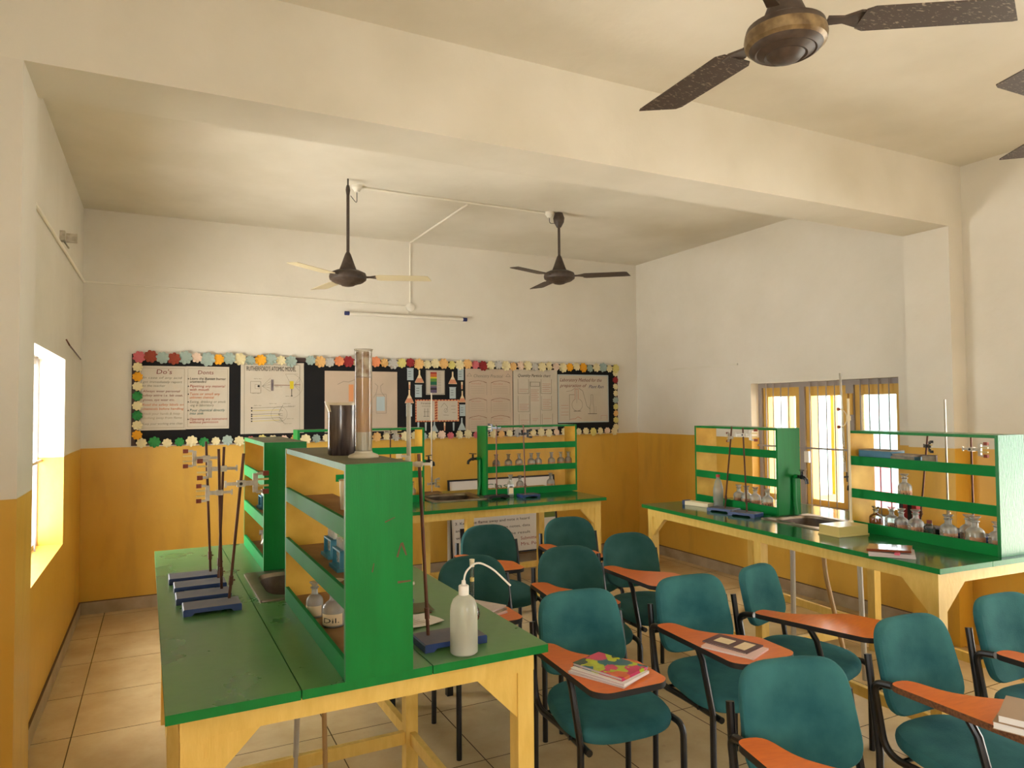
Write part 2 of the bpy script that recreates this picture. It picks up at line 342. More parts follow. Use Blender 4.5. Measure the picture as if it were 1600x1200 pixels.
def mk(name, bm, mats, parent=None, loc=(0, 0, 0), rot=(0, 0, 0), bevel=0, angle=35, smooth=True):
    bmesh.ops.remove_doubles(bm, verts=bm.verts, dist=1e-6) if False else None
    if bevel:
        es = [e for e in bm.edges if len(e.link_faces) == 2 and e.calc_face_angle(0) > .9]
        bmesh.ops.bevel(bm, geom=es, offset=bevel, segments=1, affect='EDGES', profile=.5)
    bmesh.ops.recalc_face_normals(bm, faces=bm.faces)
    me = bpy.data.meshes.new(name); bm.to_mesh(me); bm.free()
    for m in (mats if isinstance(mats, (list, tuple)) else [mats]): me.materials.append(m if not isinstance(m, str) else M[m])
    if smooth:
        me.shade_smooth(); me.set_sharp_from_angle(angle=math.radians(angle))
    o = bpy.data.objects.new(name, me); COL.objects.link(o); o.location = loc; o.rotation_euler = rot
    if parent is not None: o.parent = parent
    return o
def tag(o, label, cat, group=None):
    o['label'] = label; o['category'] = cat
    if group: o['group'] = group
    return o
def thing(name, label, cat, loc=(0, 0, 0), rz=0, group=None, rot=None):
    o = bpy.data.objects.new(name, None); COL.objects.link(o); o.location = loc; o.rotation_euler = rot or (0, 0, rz)
    o.empty_display_size = .05
    return tag(o, label, cat, group)
def struct(o): o['kind'] = 'structure'; return o
def copy_tree(root, loc, rz, label, group=None):
    r = root.copy(); COL.objects.link(r); r.location = loc; r.rotation_euler = (0, 0, rz); r['label'] = label
    if group: r['group'] = group
    for ch in list(root.children):
        c = ch.copy(); COL.objects.link(c); c.parent = r
        for g in list(ch.children):
            d = g.copy(); COL.objects.link(d); d.parent = c
    return r
def text_mesh(s, shear=0.0):
    cu = bpy.data.curves.new('t', 'FONT'); cu.body = s; cu.size = 1; cu.shear = shear; cu.resolution_u = 2
    o = bpy.data.objects.new('t', cu); COL.objects.link(o)
    bpy.context.view_layer.update()
    me = bpy.data.meshes.new_from_object(o.evaluated_get(bpy.context.evaluated_depsgraph_get()))
    bpy.data.objects.remove(o); bpy.data.curves.remove(cu); return me
def write(bm, s, place, w, h, mi, shear=.0):
    """letters laid out to fill w by h; place(u, v) maps text-plane coordinates to 3D"""
    me = text_mesh(s, shear)
    xs = [v.co.x for v in me.vertices]; 
    if not xs: return
    x0, x1 = min(xs), max(xs); sx = w/max(1e-6, x1-x0); sy = h/.72
    vs = [bm.verts.new(place((v.co.x-x0)*sx, v.co.y*sy)) for v in me.vertices]
    for p in me.polygons:
        try: f = bm.faces.new([vs[i] for i in p.vertices]); f.material_index = mi
        except ValueError: pass
    bpy.data.meshes.remove(me)

# ---------------------------------------------------------------- room shell
XL, XR, YB, YF, H = -.577, 5.12, 6.818, -3.5, 3.384
T = .24
bm = bm_(); box(bm, XL-T, XR+T, YF-T, YB+T, -.12, 0); struct(mk('floor', bm, 'floor', smooth=False))
bm = bm_(); box(bm, XL-T-.7, XR+T+.7, YF-T-.7, YB+T+.7, H, H+.15); box(bm, XR+T+.7, XR+T+2.6, YF-T-.7, 3.0, H, H+.15); struct(mk('ceiling', bm, 'ceiling', smooth=False))  # unseen overhangs and door-side roof added to hold back sun and bounce
bm = bm_(); box(bm, XL-T, XR+T, YB, YB+T, 0, H); struct(mk('wall_back', bm, 'wall', smooth=False))
def wall_x(name, x0, x1, holes, ya, yb):
    """wall along y with rectangular openings (y0, y1, z0, z1)"""
    bm = bm_(); y = ya
    for (a, b, c, d) in sorted(holes):
        box(bm, x0, x1, y, a, 0, H)
        if c > 0: box(bm, x0, x1, a, b, 0, c)
        box(bm, x0, x1, a, b, d, H); y = b
    box(bm, x0, x1, y, yb, 0, H)
    bmesh.ops.remove_doubles(bm, verts=bm.verts, dist=1e-5)
    return struct(mk(name, bm, 'wall', smooth=False))
WR = (3.50, 5.017, .765, 1.897); WL = (4.12, 5.665, .78, 2.035)
wall_x('wall_left', XL-T, XL, [WL, (-1.1, .5, .85, 2.15)], YF, YB)
wall_x('wall_right', XR, XR+T, [WR, (.5, 2.1, 0, 2.1)], YF, YB)
bm = bm_()
box(bm, XL, .8, YF-T, YF, 0, H); box(bm, 2.6, XR, YF-T, YF, 0, H); box(bm, .8, 2.6, YF-T, YF, 0, 1.25); box(bm, .8, 2.6, YF-T, YF, 2.3, H)
struct(mk('wall_front', bm, 'wall', smooth=False))
bm = bm_(); box(bm, XL, XR, 2.987, 3.323, 2.939, H); o = struct(mk('trim_1', bm, 'ceiling', smooth=False))
bm = bm_(); box(bm, XL, XL+.134, 2.987, 3.323, 0, 2.939); struct(mk('trim_2', bm, 'wall', smooth=False))
bm = bm_(); box(bm, XR-.16, XR, 2.987, 3.323, 0, 2.939); struct(mk('trim_3', bm, 'wall', smooth=False))
def skirting(name, x0, x1, y0, y1, tx, ty):
    bm = bm_(); box(bm, x0, x1, y0, y1, 0, .1); box(bm, x0-tx[0], x1+tx[1], y0-ty[0], y1+ty[1], .1, .106, 1)
    struct(mk(name, bm, ['skirting', 'skirt_top'], smooth=False))
skirting('baseboard_back', XL, XR, YB-.012, YB, (0, 0), (0, 0))
skirting('baseboard_left', XL, XL+.012, 3.323, YB-.012, (0, 0), (0, 0))
skirting('baseboard_right', XR-.012, XR, 3.323, YB-.012, (0, 0), (0, 0))

# right window: grill bars, yellow casements
def window(name, xi, sgn, y0, y1, z0, z1, bays, bars, midz, depth=.10, swung=()):
    xf = xi+sgn*depth; xa, xb = sorted((xf, xf+sgn*.06))
    bm = bm_()
    jw = .04 if swung else .012
    for (a, b) in ((y0, y0+jw), (y1-jw, y1)): box(bm, xa, xb, a, b, z0, z1)
    box(bm, xa, xb, y0+.04, y1-.04, z1-.045, z1); box(bm, xa, xb, y0+.04, y1-.04, z0, z0+.03)
    for (a, b) in zip([b_[1] for b_ in bays[:-1]], [b_[0] for b_ in bays[1:]]): box(bm, xa, xb, a, b, z0+.03, z1-.045)
    fr = struct(mk(name, bm, 'grill', smooth=False))
    s = .058
    for i, (a, b) in enumerate(bays):
        bm = bm_(); xc, xd = sorted((xf+sgn*.02, xf+sgn*.058)); z2, z3 = z0+.03, z1-.045
        box(bm, xc, xd, a, a+s, z2, z3); box(bm, xc, xd, b-s, b, z2, z3); box(bm, xc, xd, a+s, b-s, z3-.085, z3); box(bm, xc, xd, a+s, b-s, z2, z2+.05)
        mk('casement', bm, 'window_yellow', fr, smooth=False)
        bm = bm_(); xm = (xc+xd)/2
        if i in swung:     # an open shutter standing outwards from the far stile
            q = bm_(); x5, x6 = sorted((xf+sgn*.07, xf+sgn*.40))
            box(q, x5, x6, b-.035, b, z2, z2+.07); box(q, x5, x6, b-.035, b, z3-.08, z3); e0, e1 = sorted((x5, x5+.06)); box(q, e0, e1, b-.035, b, z2+.07, z3-.08); box(q, x6-.06, x6, b-.035, b, z2+.07, z3-.08)
            sh = mk('open_shutter', q, 'window_yellow', fr, smooth=False)
            bm.free()
        else:
            box(bm, xm-.003, xm+.003, a+s, b-s, z2+.05, z3-.085); mk('glass', bm, 'pane', fr, smooth=False)
    xg = xi+sgn*(depth-.02)
    for y in bars:
        bm = bm_(); tube(bm, [(xg, y, z0), (xg, y, z1)], .0055, 6); mk('grill_bar', bm, 'grill', fr)
    bm = bm_(); box(bm, xg-.006, xg+.006, y0, y1, midz-.008, midz+.008); mk('grill_rail', bm, 'grill', fr, smooth=False)
    return fr
wr = window('window_1', XR, 1, *WR, [(3.545, 3.973), (4.047, 4.477), (4.534, 4.975)],
            [3.637, 3.727, 3.812, 3.894, 4.141, 4.226, 4.312, 4.401, 4.636, 4.726, 4.817, 4.904], 1.30, swung=(1, 2))
for y in (3.99, 4.03):
    bm = bm_(); box(bm, XR+.085, XR+.1, y-.012, y+.012, 1.60, 1.78); lathe(bm, [(.008, 0), (.008, .02)], 8, XR+.085, y); mk('latch_bolt', bm, 'window_yellow', wr)
bm = bm_(); box(bm, XR+.075, XR+.1, 4.42, 4.47, 1.17, 1.27); mk('latch_box', bm, 'white_plastic', wr, bevel=.004)
window('window_2', XL, -1, *WL, [], [4.25+.17*i for i in range(8)], 1.35, depth=.15)
# ledge of the left window opening: brighter painted lining
# doorway in the right wall, out of frame
bm = bm_()
box(bm, XR+.02, XR+.1, .5, .56, 0, 2.1); box(bm, XR+.02, XR+.1, 2.04, 2.1, 0, 2.1); box(bm, XR+.02, XR+.1, .56, 2.04, 2.04, 2.1)
struct(mk('door_1', bm, 'cream_wood', smooth=False))

# ---------------------------------------------------------------- outside, seen through the right window
bm = bm_(); box(bm, -12, 24, -10, 24, -.5, -.35); o = mk('ground', bm, 'ground', smooth=False); o['kind'] = 'structure'
bm = bm_(); box(bm, 12, 12.3, 2, 22, -.35, 2.5); o = mk('boundary_wall', bm, 'hall_blue', smooth=False); tag(o, 'pale blue boundary wall seen through the barred window', 'wall')
def tree(x, y, h, r, label):
    t = thing('garden_tree', label, 'tree', (x, y, -.35))
    bm = bm_(); tube(bm, [(0, 0, 0), (.05, 0, h*.4), (0, .05, h*.7)], .1, 8, rr=[.13, .1, .06]); mk('trunk', bm, 'rust_rod', t)
    bm = bm_()
    for i in range(220):
        a, b = random.uniform(0, 2*PI), random.uniform(-1, 1); q = r*random.uniform(.5, 1)
        c = Vector((q*math.cos(a)*math.sqrt(1-b*b), q*math.sin(a)*math.sqrt(1-b*b), h*.72+q*b*.8))
        u = Vector((random.gauss(0, 1), random.gauss(0, 1), random.gauss(0, 1))).normalized()*.22; w = u.cross(Vector((random.gauss(0, 1), random.gauss(0, 1), 1))).normalized()*.12
        bm.faces.new([bm.verts.new(c-u), bm.verts.new(c+w), bm.verts.new(c+u), bm.verts.new(c-w)])
    mk('foliage', bm, 'leaf', t, smooth=False)
tree(13.5, 10.4, 3.4, 1.1, 'leafy green tree rising behind the pale blue wall outside the window')
tree(13.8, 12.6, 2.8, .8, 'smaller green tree behind the pale blue wall, left of the taller one')
bm = bm_()
pts = [(-.3, 0), (-.24, 1.15), (-.05, 1.38), (.12, 1.28), (.3, .05), (.1, .0)]
for k, (dy) in enumerate((0, .12, .25)):
    prism(bm, [(p[0]*(1-.2*k), p[1]*(1-.12*k)) for p in pts], 'y', dy, dy+.04)
tag(mk('pink_drape', bm, 'pink_cloth', loc=(9.4, 6.75, -.348), rot=(0, 0, -.5)), 'pink cloth draped outdoors beyond the right part of the window', 'cloth')
bm = bm_()
for k in range(3): tube(bm, [(-.3+.3*k, 0, -.5), (-.3+.3*k, .02, .1)], .02, 6)
tube(bm, [(-.5, 0, .1), (.5, .25, .1)], .02, 6)
tag(mk('garden_railing', bm, 'grill', loc=(9.4, 7.6, .15), rot=(0, 0, -.5)), 'low grey rail behind the pink cloth outside', 'railing')

# ---------------------------------------------------------------- lab benches
HB = .91
def bench(label, loc, rz, Lx, Wy, sink, top, pipes):
    """local x along the length, y across, legs on the floor"""
    t = thing('lab_bench', label, 'bench', (*loc, 0), rz)
    z0, z1 = HB-.026, HB; sx0, sx1, sy0, sy1 = sink; n = 3; seams = [0, .365*Wy*.98, .70*Wy, Wy] if top == 'green_top' else [0, .34*Wy, .66*Wy, Wy]
    bm = bm_(); g = .0016
    for a, b in zip(seams, seams[1:]):
        a2, b2 = a+(g if a > 0 else 0), b-(g if b < Wy else 0)
        if b2 <= sy0 or a2 >= sy1: box(bm, 0, Lx, a2, b2, z0, z1)
        else:
            box(bm, 0, sx0, a2, b2, z0, z1); box(bm, sx1, Lx, a2, b2, z0, z1)
            if a2 < sy0: box(bm, sx0, sx1, a2, sy0, z0, z1)
            if b2 > sy1: box(bm, sx0, sx1, sy1, b2, z0, z1)
    for f in bm.faces: f.material_index = 0 if abs(f.normal.z) > .5 else 0
    bmesh.ops.recalc_face_normals(bm, faces=bm.faces)
    for f in bm.faces: f.normal_update(); f.material_index = 0 if f.normal.z > .5 else 1
    mk('tabletop', bm, [top, 'green'], t, smooth=False)
    i0, i1 = .035, .06; za, zb = z0-.062, z0
    for nm, q in (('apron', (i0, Lx-i0, i0, i1)), ('apron', (i0, Lx-i0, Wy-i1, Wy-i0)), ('apron', (i0, i1, i1, Wy-i1)), ('apron', (Lx-i1, Lx-i0, i1, Wy-i1))):
        bm = bm_(); box(bm, *q, za, zb); mk(nm, bm, 'cream_wood', t, bevel=.0015)
    lw = .058; xs = [i0+.001, Lx/2-lw/2, Lx-i0-lw-.001]
    for x in xs:
        for y in (i0+.001, Wy-i0-lw-.001):
            bm = bm_(); box(bm, x, x+lw, y, y+lw, 0, z0); mk('leg', bm, 'cream_wood', t, bevel=.003)
    def gusset(x, y, dx, dy):
        bm = bm_(); s = .145; e = .012
        if dx: prism(bm, [(x, za), (x+dx*s, za), (x, za-s)], 'y', y-e, y+e)
        else: prism(bm, [(y, za), (y+dy*s, za), (y, za-s)], 'x', x-e, x+e)
        mk('corner_bracket', bm, 'cream_wood', t, smooth=False)
    for x, dx in ((i0+lw, 1), (Lx-i0-lw, -1)):
        for y in (i0+.02, Wy-i0-.02): gusset(x, y, dx, 0)
    for y, dy in ((i0+lw, 1), (Wy-i0-lw, -1)):
        for x in (i0+.02, Lx-i0-.02): gusset(x, y, 0, dy)
    for q in ((i0+lw, Lx-i0-lw, i0+.012, i0+.04), (i0+lw, Lx-i0-lw, Wy-i0-.04, Wy-i0-.012), (Lx/2-.014, Lx/2+.014, i0+lw, Wy-i0-lw)):
        bm = bm_(); box(bm, *q, .13, .185); mk('stretcher', bm, 'cream_wood', t, bevel=.002)
    # sink: pressed rim and bowl
    cx, cy, w, h = (sx0+sx1)/2, (sy0+sy1)/2, (sx1-sx0)/2, (sy1-sy0)/2
    bm = bm_(); rings = []
    for s, z, e in ((1.0, HB+.0005, 40), (.995, HB+.007, 40), (.93, HB+.009, 16), (.80, HB+.006, 5), (.775, HB-.01, 4.5), (.74, HB-.12, 4), (.66, HB-.155, 3.5), (.2, HB-.165, 2.4)):
        rings.append([bm.verts.new((x, y, z)) for x, y in sup(w*s, h*s, 56, e, cx, cy)])
    for k, (a, b) in enumerate(zip(rings, rings[1:])):
        for j in range(56):
            f = bm.faces.new((a[j], a[(j+1) % 56], b[(j+1) % 56], b[j])); f.material_index = 0 if k < 4 else 1
    f = bm.faces.new(rings[-1]); f.material_index = 1
    mk('sink_basin', bm, ['steel', 'steel_dark'], t)
    for (pts, r, m) in pipes:
        bm = bm_(); tube(bm, fillet(pts, .08), r, 10); mk('drain_pipe', bm, m, t)
    return t
def frame_pt(fr, x, y, z=0):
    (ox, oy), a = fr; c, s = math.cos(a), math.sin(a); return Vector((ox+x*c-y*s, oy+x*s+y*c, z))
FA = ((.0205, 1.998), .0151); FC = ((3.272, 2.055), -.0625); FB = ((.926, 5.017), 0.0)
WA, LA, LC, LB = 1.12, 2.34, 2.48, 2.50
# for benches running away from the camera: X' = along the depth, Y' = from their right side to the left
pa = frame_pt(FA, WA, 0); pc = frame_pt(FC, WA, 0)
BA = bench('green-topped lab bench in the foreground with four blue stands in a row', (pa.x, pa.y), FA[1]+PI/2, LA, WA, (.976, 1.517, WA-.80, WA-.362), 'green_top',
           [([(1.16, .62, .78), (1.17, .575, .4), (1.16, .59, .02)], .012, 'pvc'), ([(1.2, .56, .78), (1.2, .50, .5), (1.18, .46, .38), (1.14, .46, .02)], .011, 'hose')])
BB = bench('green-topped lab bench along the back wall below the notice board', FB[0], 0, LB, WA, (1.075, 1.60, .40, .90), 'green_top_dark',
           [([(1.3, .62, .76), (1.3, .62, .02)], .014, 'pvc')])
BC = bench('green-topped lab bench on the right beside the barred window', (pc.x, pc.y), FC[1]+PI/2, LC, WA, (1.0, 1.51, WA-.75, WA-.31), 'green_top_dark',
           [([(1.43, .60, .88), (1.44, .60, .02)], .017, 'pvc'), ([(1.16, .62, .88), (1.14, .62, .6), (1.04, .62, .25), (.97, .62, .02)], .015, 'hose'), ([(.88, .62, .88), (.855, .62, .02)], .016, 'pvc')])

# ---------------------------------------------------------------- bottle racks fixed on the benches
def rack(label, loc, rz, Lx, D, taps=(), top='dust_top', topt=.016, front=1, gm='green'):
    t = thing('bottle_rack', label, 'shelf rack', (loc[0], loc[1], HB+.0006), rz)
    Hh = .612; pt = .018
    for x in (0, Lx-pt):
        bm = bm_(); box(bm, x, x+pt, 0, D, 0, Hh)
        bmesh.ops.recalc_face_normals(bm, faces=bm.faces)
        for f in bm.faces:
            f.normal_update(); inner = (f.normal.x > .5 and x == 0) or (f.normal.x < -.5 and x > 0)
            f.material_index = 1 if inner else 0
        mk('side_panel', bm, [gm, 'yellow_in'], t, smooth=False)
    bm = bm_(); box(bm, pt, Lx-pt, .002, D-.002, Hh-topt, Hh)
    bmesh.ops.recalc_face_normals(bm, faces=bm.faces)
    for f in bm.faces: f.normal_update(); f.material_index = 1 if f.normal.z > .5 else (2 if f.normal.z < -.5 else 0)
    mk('top_board', bm, ['green', top, 'yellow_in'], t, smooth=False)
    for z, lip in ((0.004, .058), (.205, .055), (.405, .055)):
        bm = bm_(); box(bm, pt, Lx-pt, .012, D-.012, z, z+.014); mk('shelf_board', bm, 'dust_shelf', t, smooth=False)
        for y in ((D-.012,) if front else (0,)):
            bm = bm_(); box(bm, pt, Lx-pt, y, y+.012, max(0, z-.004), z-.004+lip); mk('shelf_lip', bm, 'green_lip', t, bevel=.0015)
    for (side, y, z) in taps:      # side -1: low-x panel, +1: high-x panel
        x = 0 if side < 0 else Lx
        bm = bm_(); tube(bm, fillet([(x+side*.03, y, 0), (x+side*.012, y, .1), (x+side*.012, y, z-.02), (x+side*.012, y, z+.015), (x+side*.05, y, z+.015)], .03), .014, 10)
        mk('water_pipe', bm, 'green', t)
        tp = bm_(); tube(tp, [(x+side*.045, y, z+.015), (x+side*.1, y, z+.012), (x+side*.125, y, z-.005), (x+side*.128, y, z-.03)], .012, 10)
        tube(tp, [(x+side*.082, y, z+.02), (x+side*.082, y, z+.055)], .009, 8); lathe(tp, [(.012, z+.0), (.015, z+.02), (.006, z+.035)], 10, x+side*.082, y)
        tube(tp, [(x+side*.052, y-.012, z+.058), (x+side*.112, y+.012, z+.062)], .004, 6)
        mk('water_tap', tp, 'black_metal', t)
    return t
def rack_on(fr, lx0, lx1, ly0, ly1, label, taps=(), **k):
    p = frame_pt(fr, lx1, ly0); return rack(label, (p.x, p.y), fr[1]+PI/2, ly1-ly0, lx1-lx0, taps, **k)
RA1 = rack_on(FA, .455, .655, -.006, .963, 'green bottle rack nearest the camera with a smoked beaker and measuring cylinder on top', topt=.02)
scr = bm_()
def scratch(pts, w):
    for (a, b), (c, d) in zip(pts, pts[1:]):
        p, q = Vector((a, b)), Vector((c, d)); n = Vector((-(q-p).y, (q-p).x)).normalized()*w
        box(scr, -.0012, -.0003, min(p.x, q.x), max(p.x, q.x), 0, 0) if False else None
        vs = [p+n, q+n*.6, q-n*.6, p-n]; scr.faces.new([scr.verts.new((-.0006, v.x, v.y)) for v in vs])
scratch([(.048, .335), (.036, .375)], .003); scratch([(.034, .376), (.020, .338)], .004); scratch([(.047, .262), (.006, .262)], .0035); scratch([(.085, .44), (.055, .452)], .002); scratch([(.123, .30), (.118, .325)], .002)
mk('paint_scrape', scr, mat('bare_wood_scrape', (96, 74, 44), .8), RA1, smooth=False)
RA2 = rack_on(FA, .455, .655, 1.540, 2.30, 'green bottle rack at the far end of the foreground bench', topt=.02)
RB1 = rack('green bottle rack on the back bench holding a row of reagent bottles', (2.551, 5.574), 0, .93, .19, [(-1, .10, .31)], top='green_top', front=0)
RB2 = rack('green bottle rack on the back bench partly hidden behind the foreground rack', (.95, 5.545), 0, 1.024, .19, [(1, .12, .31)], top='green_top', front=0)
RC1 = rack_on(FC, .505, .71, .035, .945, 'green bottle rack nearest the right edge with a glossy end panel', [(1, .06, .25)], top='green_top', gm='green_gloss')
RC2 = rack_on(FC, .495, .70, 1.527, 2.44, 'green bottle rack on the right bench with a water bottle before it', [(-1, .07, .26)], top='green_top')

# ---------------------------------------------------------------- tablet-arm chairs
def make_chair(kind):
    t = thing('tablet_chair', 'chair', 'chair')
    e_back = 3.0 if kind == 'round' else 4.6; bs, bh, bz = (.86, .138, .715) if kind == 'small' else (1, .166, .692); fab = 'teal' if kind != 'round' else 'teal_green'
    bm = bm_()
    def sf(p): return Vector((p.x, p.y, p.z+.447+.012*(p.y/.22)-.02*max(0, -p.y/.22)**2*.6))
    pad(bm, .232, .232, .058, 2.9, fn=sf, taper=.10); mk('seat', bm, fab, t)
    bm = bm_()
    def bf(p):      # pad face towards -y, curved, leaning back
        x, z = p.x*bs, p.y*bh/.183; d = p.z; y = .205 + .045*(z/.175) + .02*(1-(x/.2)**2) - d
        return Vector((x, y, bz+z))
    pad(bm, .203, .183, .045, e_back, fn=bf, taper=.05); mk('backrest', bm, fab, t)
    r = .0135
    lx, lf, lb = .228, -.222, .205
    # right-hand side of the sitter (image left) carries the writing tablet
    bm = bm_(); tube(bm, [(-lx, lb, 0), (-lx, lb-.005, .40), (-lx+.004, lb+.018, .56), (-lx+.010, lb+.04, .70), (-lx+.012, lb+.048, .745)], r, 10); mk('leg', bm, 'black_metal', t)
    bm = bm_(); tube(bm, [(lx, lb, 0), (lx, lb-.005, .40), (lx-.004, lb+.018, .56), (lx-.010, lb+.04, .70), (lx-.012, lb+.048, .745)], r, 10); mk('leg', bm, 'black_metal', t)
    bm = bm_(); tube(bm, [(-lx, lf, 0), (-lx, lf, .415), (-lx-.01, lf+.05, .62), (-lx-.012, lf+.085, .674)], r, 10); mk('leg', bm, 'black_metal', t)
    bm = bm_(); tube(bm, fillet([(lx, lf, 0), (lx, lf, .42), (lx, lf+.1, .42), (lx, lb-.01, .42)], .09, 7), r, 10); mk('leg', bm, 'black_metal', t)
    bm = bm_(); tube(bm, fillet([(-lx-.012, .13, .672), (-lx-.012, .21, .66), (-lx-.006, .17, .41), (-lx+.022, .0, .40), (-lx+.022, lf-.03, .40)], .07, 7), r, 10); mk('arm_frame', bm, 'black_metal', t)
    bm = bm_(); tube(bm, [(-lx, .12, .405), (lx, .12, .405)], .009, 8); mk('seat_rail', bm, 'black_metal', t)
    bm = bm_(); tube(bm, [(-lx, -.12, .405), (lx, -.12, .405)], .009, 8); mk('seat_rail', bm, 'black_metal', t)
    bm = bm_(); tube(bm, [(-lx+.01, lb+.03, .62), (lx-.01, lb+.03, .62)], .009, 8); mk('back_rail', bm, 'black_metal', t)
    # writing tablet outline (x, y), y negative is forwards
    out = [(-.285, .115), (-.275, -.405), (-.235, -.445), (-.0, -.432), (.035, -.40), (.03, -.21), (.0, -.175), (-.10, -.10), (-.165, -.02), (-.19, .115)]
    P = [Vector((x, y, 0)) for x, y in out]; pts = []
    n = len(P)
    for i in range(n):
        a, b, c = P[i-1], P[i], P[(i+1) % n]; d = min(.045, (a-b).length*.45, (c-b).length*.45)
        p, q = b+(a-b).normalized()*d, b+(c-b).normalized()*d
        for k in range(5): s = k/4; v = p*(1-s)**2+b*2*s*(1-s)+q*s*s; pts.append((v.x, v.y))
    bm = bm_(); prism(bm, pts, 'z', .672, .694, 0, 1)
    edge = 'chipboard' if kind == 'chip' else 'black_matte'
    mk('writing_tablet', bm, [edge, 'orange'], t, angle=60)
    return t
protos = {}
def chair(kind, x, y, th, label):
    if kind not in protos:
        t = make_chair(kind); protos[kind] = t; t.location = (x, y, 0); t.rotation_euler = (0, 0, th); t['label'] = label; t['group'] = 'tablet-arm chairs in the middle of the lab'
        return t
    return copy_tree(protos[kind], (x, y, 0), th, label, 'tablet-arm chairs in the middle of the lab')
CH = {}
for k, kind, x, y, th, lab in (
    ('1', 'square', 1.660, 2.46, -.09, 'teal tablet chair beside the foreground bench corner with flower-covered notebooks on its tablet'),
    ('2', 'square', 2.285, 2.44, -.086, 'teal tablet chair with a maroon-covered book lying open on its tablet'),
    ('3', 'small', 2.84, 2.47, .273, 'teal tablet chair turned aside, its empty orange tablet shining in the window light'),
    ('4', 'square', 1.775, 1.41, -.243, 'teal tablet chair nearest the camera, its backrest large at the lower edge'),
    ('5', 'chip', 2.59, 1.52, -.06, 'teal tablet chair whose tablet has a raw chipboard edge and kraft notebooks on it'),
    ('6', 'square', 3.24, 1.53, -.056, 'teal tablet chair at the right edge, before the near end of the right bench'),
    ('7', 'round', 2.725, 3.53, -.06, 'dark teal tablet chair in front of the far end of the right bench'),
    ('8', 'round', 2.132, 3.35, -.172, 'dark teal tablet chair directly behind the one with flower-covered notebooks'),
    ('9', 'round', 1.54, 3.37, -.071, 'dark teal tablet chair behind the wash bottle with magazines on its tablet'),
    ('10', 'round', 2.04, 4.27, -.116, 'dark teal tablet chair in front of the propped printed banner, its tablet tip showing'),
    ('11', 'round', 2.703, 4.30, -.202, 'dark teal tablet chair by the right end of the back bench')):
    CH[k] = chair(kind, x, y, th, lab)
bm_s = thing('low_stool', 'low black stool whose thick feet show under the foreground bench', 'stool', (1.36, 4.07, 0), .0)
bm = bm_(); box(bm, -.19, .19, -.19, .19, .43, .46); mk('seat', bm, 'black_matte', bm_s, bevel=.01)
for sx in (-1, 1):
    for sy in (-1, 1):
        bm = bm_(); box(bm, sx*.175-.018, sx*.175+.018, sy*.175-.018, sy*.175+.018, 0, .43); mk('leg', bm, 'black_metal', bm_s, bevel=.004)

# ---------------------------------------------------------------- retort stands
def clamp_mesh(t, z, xr, ang, L=.11, s=1.0, pads='cork', metal='clamp'):
    """boss on the rod, arm, tall forked claw with cork pads and pins"""
    c = bm_(); mx = Matrix.Translation((xr, 0, z)) @ Matrix.Rotation(ang, 4, 'Z') @ Matrix.Scale(s, 4)
    B = lambda *q: box(c, *q, 0, mx)
    B(-.014, .016, -.013, .013, -.012, .012); B(-.050, -.014, -.004, .004, -.006, .006); B(-.058, -.050, -.003, .003, -.013, .013)
    B(.016, .048, -.006, .006, -.009, .009); B(.044, .062, -.006, .006, -.036, .036)
    B(.058, .082, -.006, .006, .030, .040); B(.058, .082, -.006, .006, -.040, -.030)
    q = bm_(); lathe(q, [(0, .0), (.006, .0), (.006, .004), (0, .004)], 10, cap=False); bmesh.ops.rotate(q, verts=q.verts, matrix=Matrix.Rotation(PI/2, 3, 'X')); bmesh.ops.translate(q, verts=q.verts, vec=(.0, -.012, 0))
    for v in q.verts: v.co = mx @ v.co
    cl = mk('clamp', c, metal, t, bevel=.001); mk('clamp_screw', q, 'black_matte', cl)
    for zz in (.035, -.035):
        p = bm_(); box(p, .080, .102, -.008, .008, zz-.009, zz+.009, 0, mx); mk('cork_pad', p, pads, cl, smooth=False)
    for zz in (.012, -.013):
        p = bm_(); box(p, .060, .102, -.003, .003, zz-.003, zz+.004, 0, mx); mk('claw_pin', p, 'wood_cream', cl, smooth=False)
    return cl
def stand(label, loc, rz, rod_top, clamps=(), base=(.22, .125), rod='rust_rod', rodxy=None, group=None, top_m='blue_top', base_m='blue_base'):
    """base slab with feet; rod from rodxy (local) to rod_top (local)"""
    t = thing('retort_stand', label, 'laboratory stand', (loc[0], loc[1], loc[2]+.0008), rz, group)
    bx, by = base[0]/2, base[1]/2; bm = bm_()
    prism(bm, [(-bx, 0), (-bx*.72, 0), (-bx*.62, .010), (bx*.62, .010), (bx*.72, 0), (bx, 0), (bx, .022), (bx*.97, .026), (-bx*.97, .026), (-bx, .022)], 'y', -by, by)
    bmesh.ops.recalc_face_normals(bm, faces=bm.faces)
    for f in bm.faces: f.normal_update(); f.material_index = 1 if f.normal.z > .9 and f.calc_center_median().z > .02 else 0
    mk('stand_base', bm, [base_m, top_m], t, smooth=False)
    rx, ry = rodxy if rodxy else (bx*.75, 0)
    p0, p1 = Vector((rx, ry, .02)), Vector((rod_top[0], rod_top[1], rod_top[2]))
    bm = bm_(); tube(bm, [p0, p1], .0058, 10); mk('rod', bm, rod, t)
    bm = bm_(); q = p0.lerp(p1, .13)
    tube(bm, [p0.lerp(p1, .10), p0.lerp(p1, .16)], .0085, 8); tube(bm, [q, q+Vector((.015, 0, 0))], .003, 6); mk('rod_collar', bm, rod, t)
    for (z, ang, L, s, pd) in clamps:
        q = p0.lerp(p1, (z-.02)/(p1.z-.02))
        clamp_mesh(t, z, 0, ang, L, s, pd, 'black_metal' if pd == 'black_matte' else 'clamp').location = (q.x, q.y, 0)
    return t
G1 = 'retort stands in a row on the foreground bench'
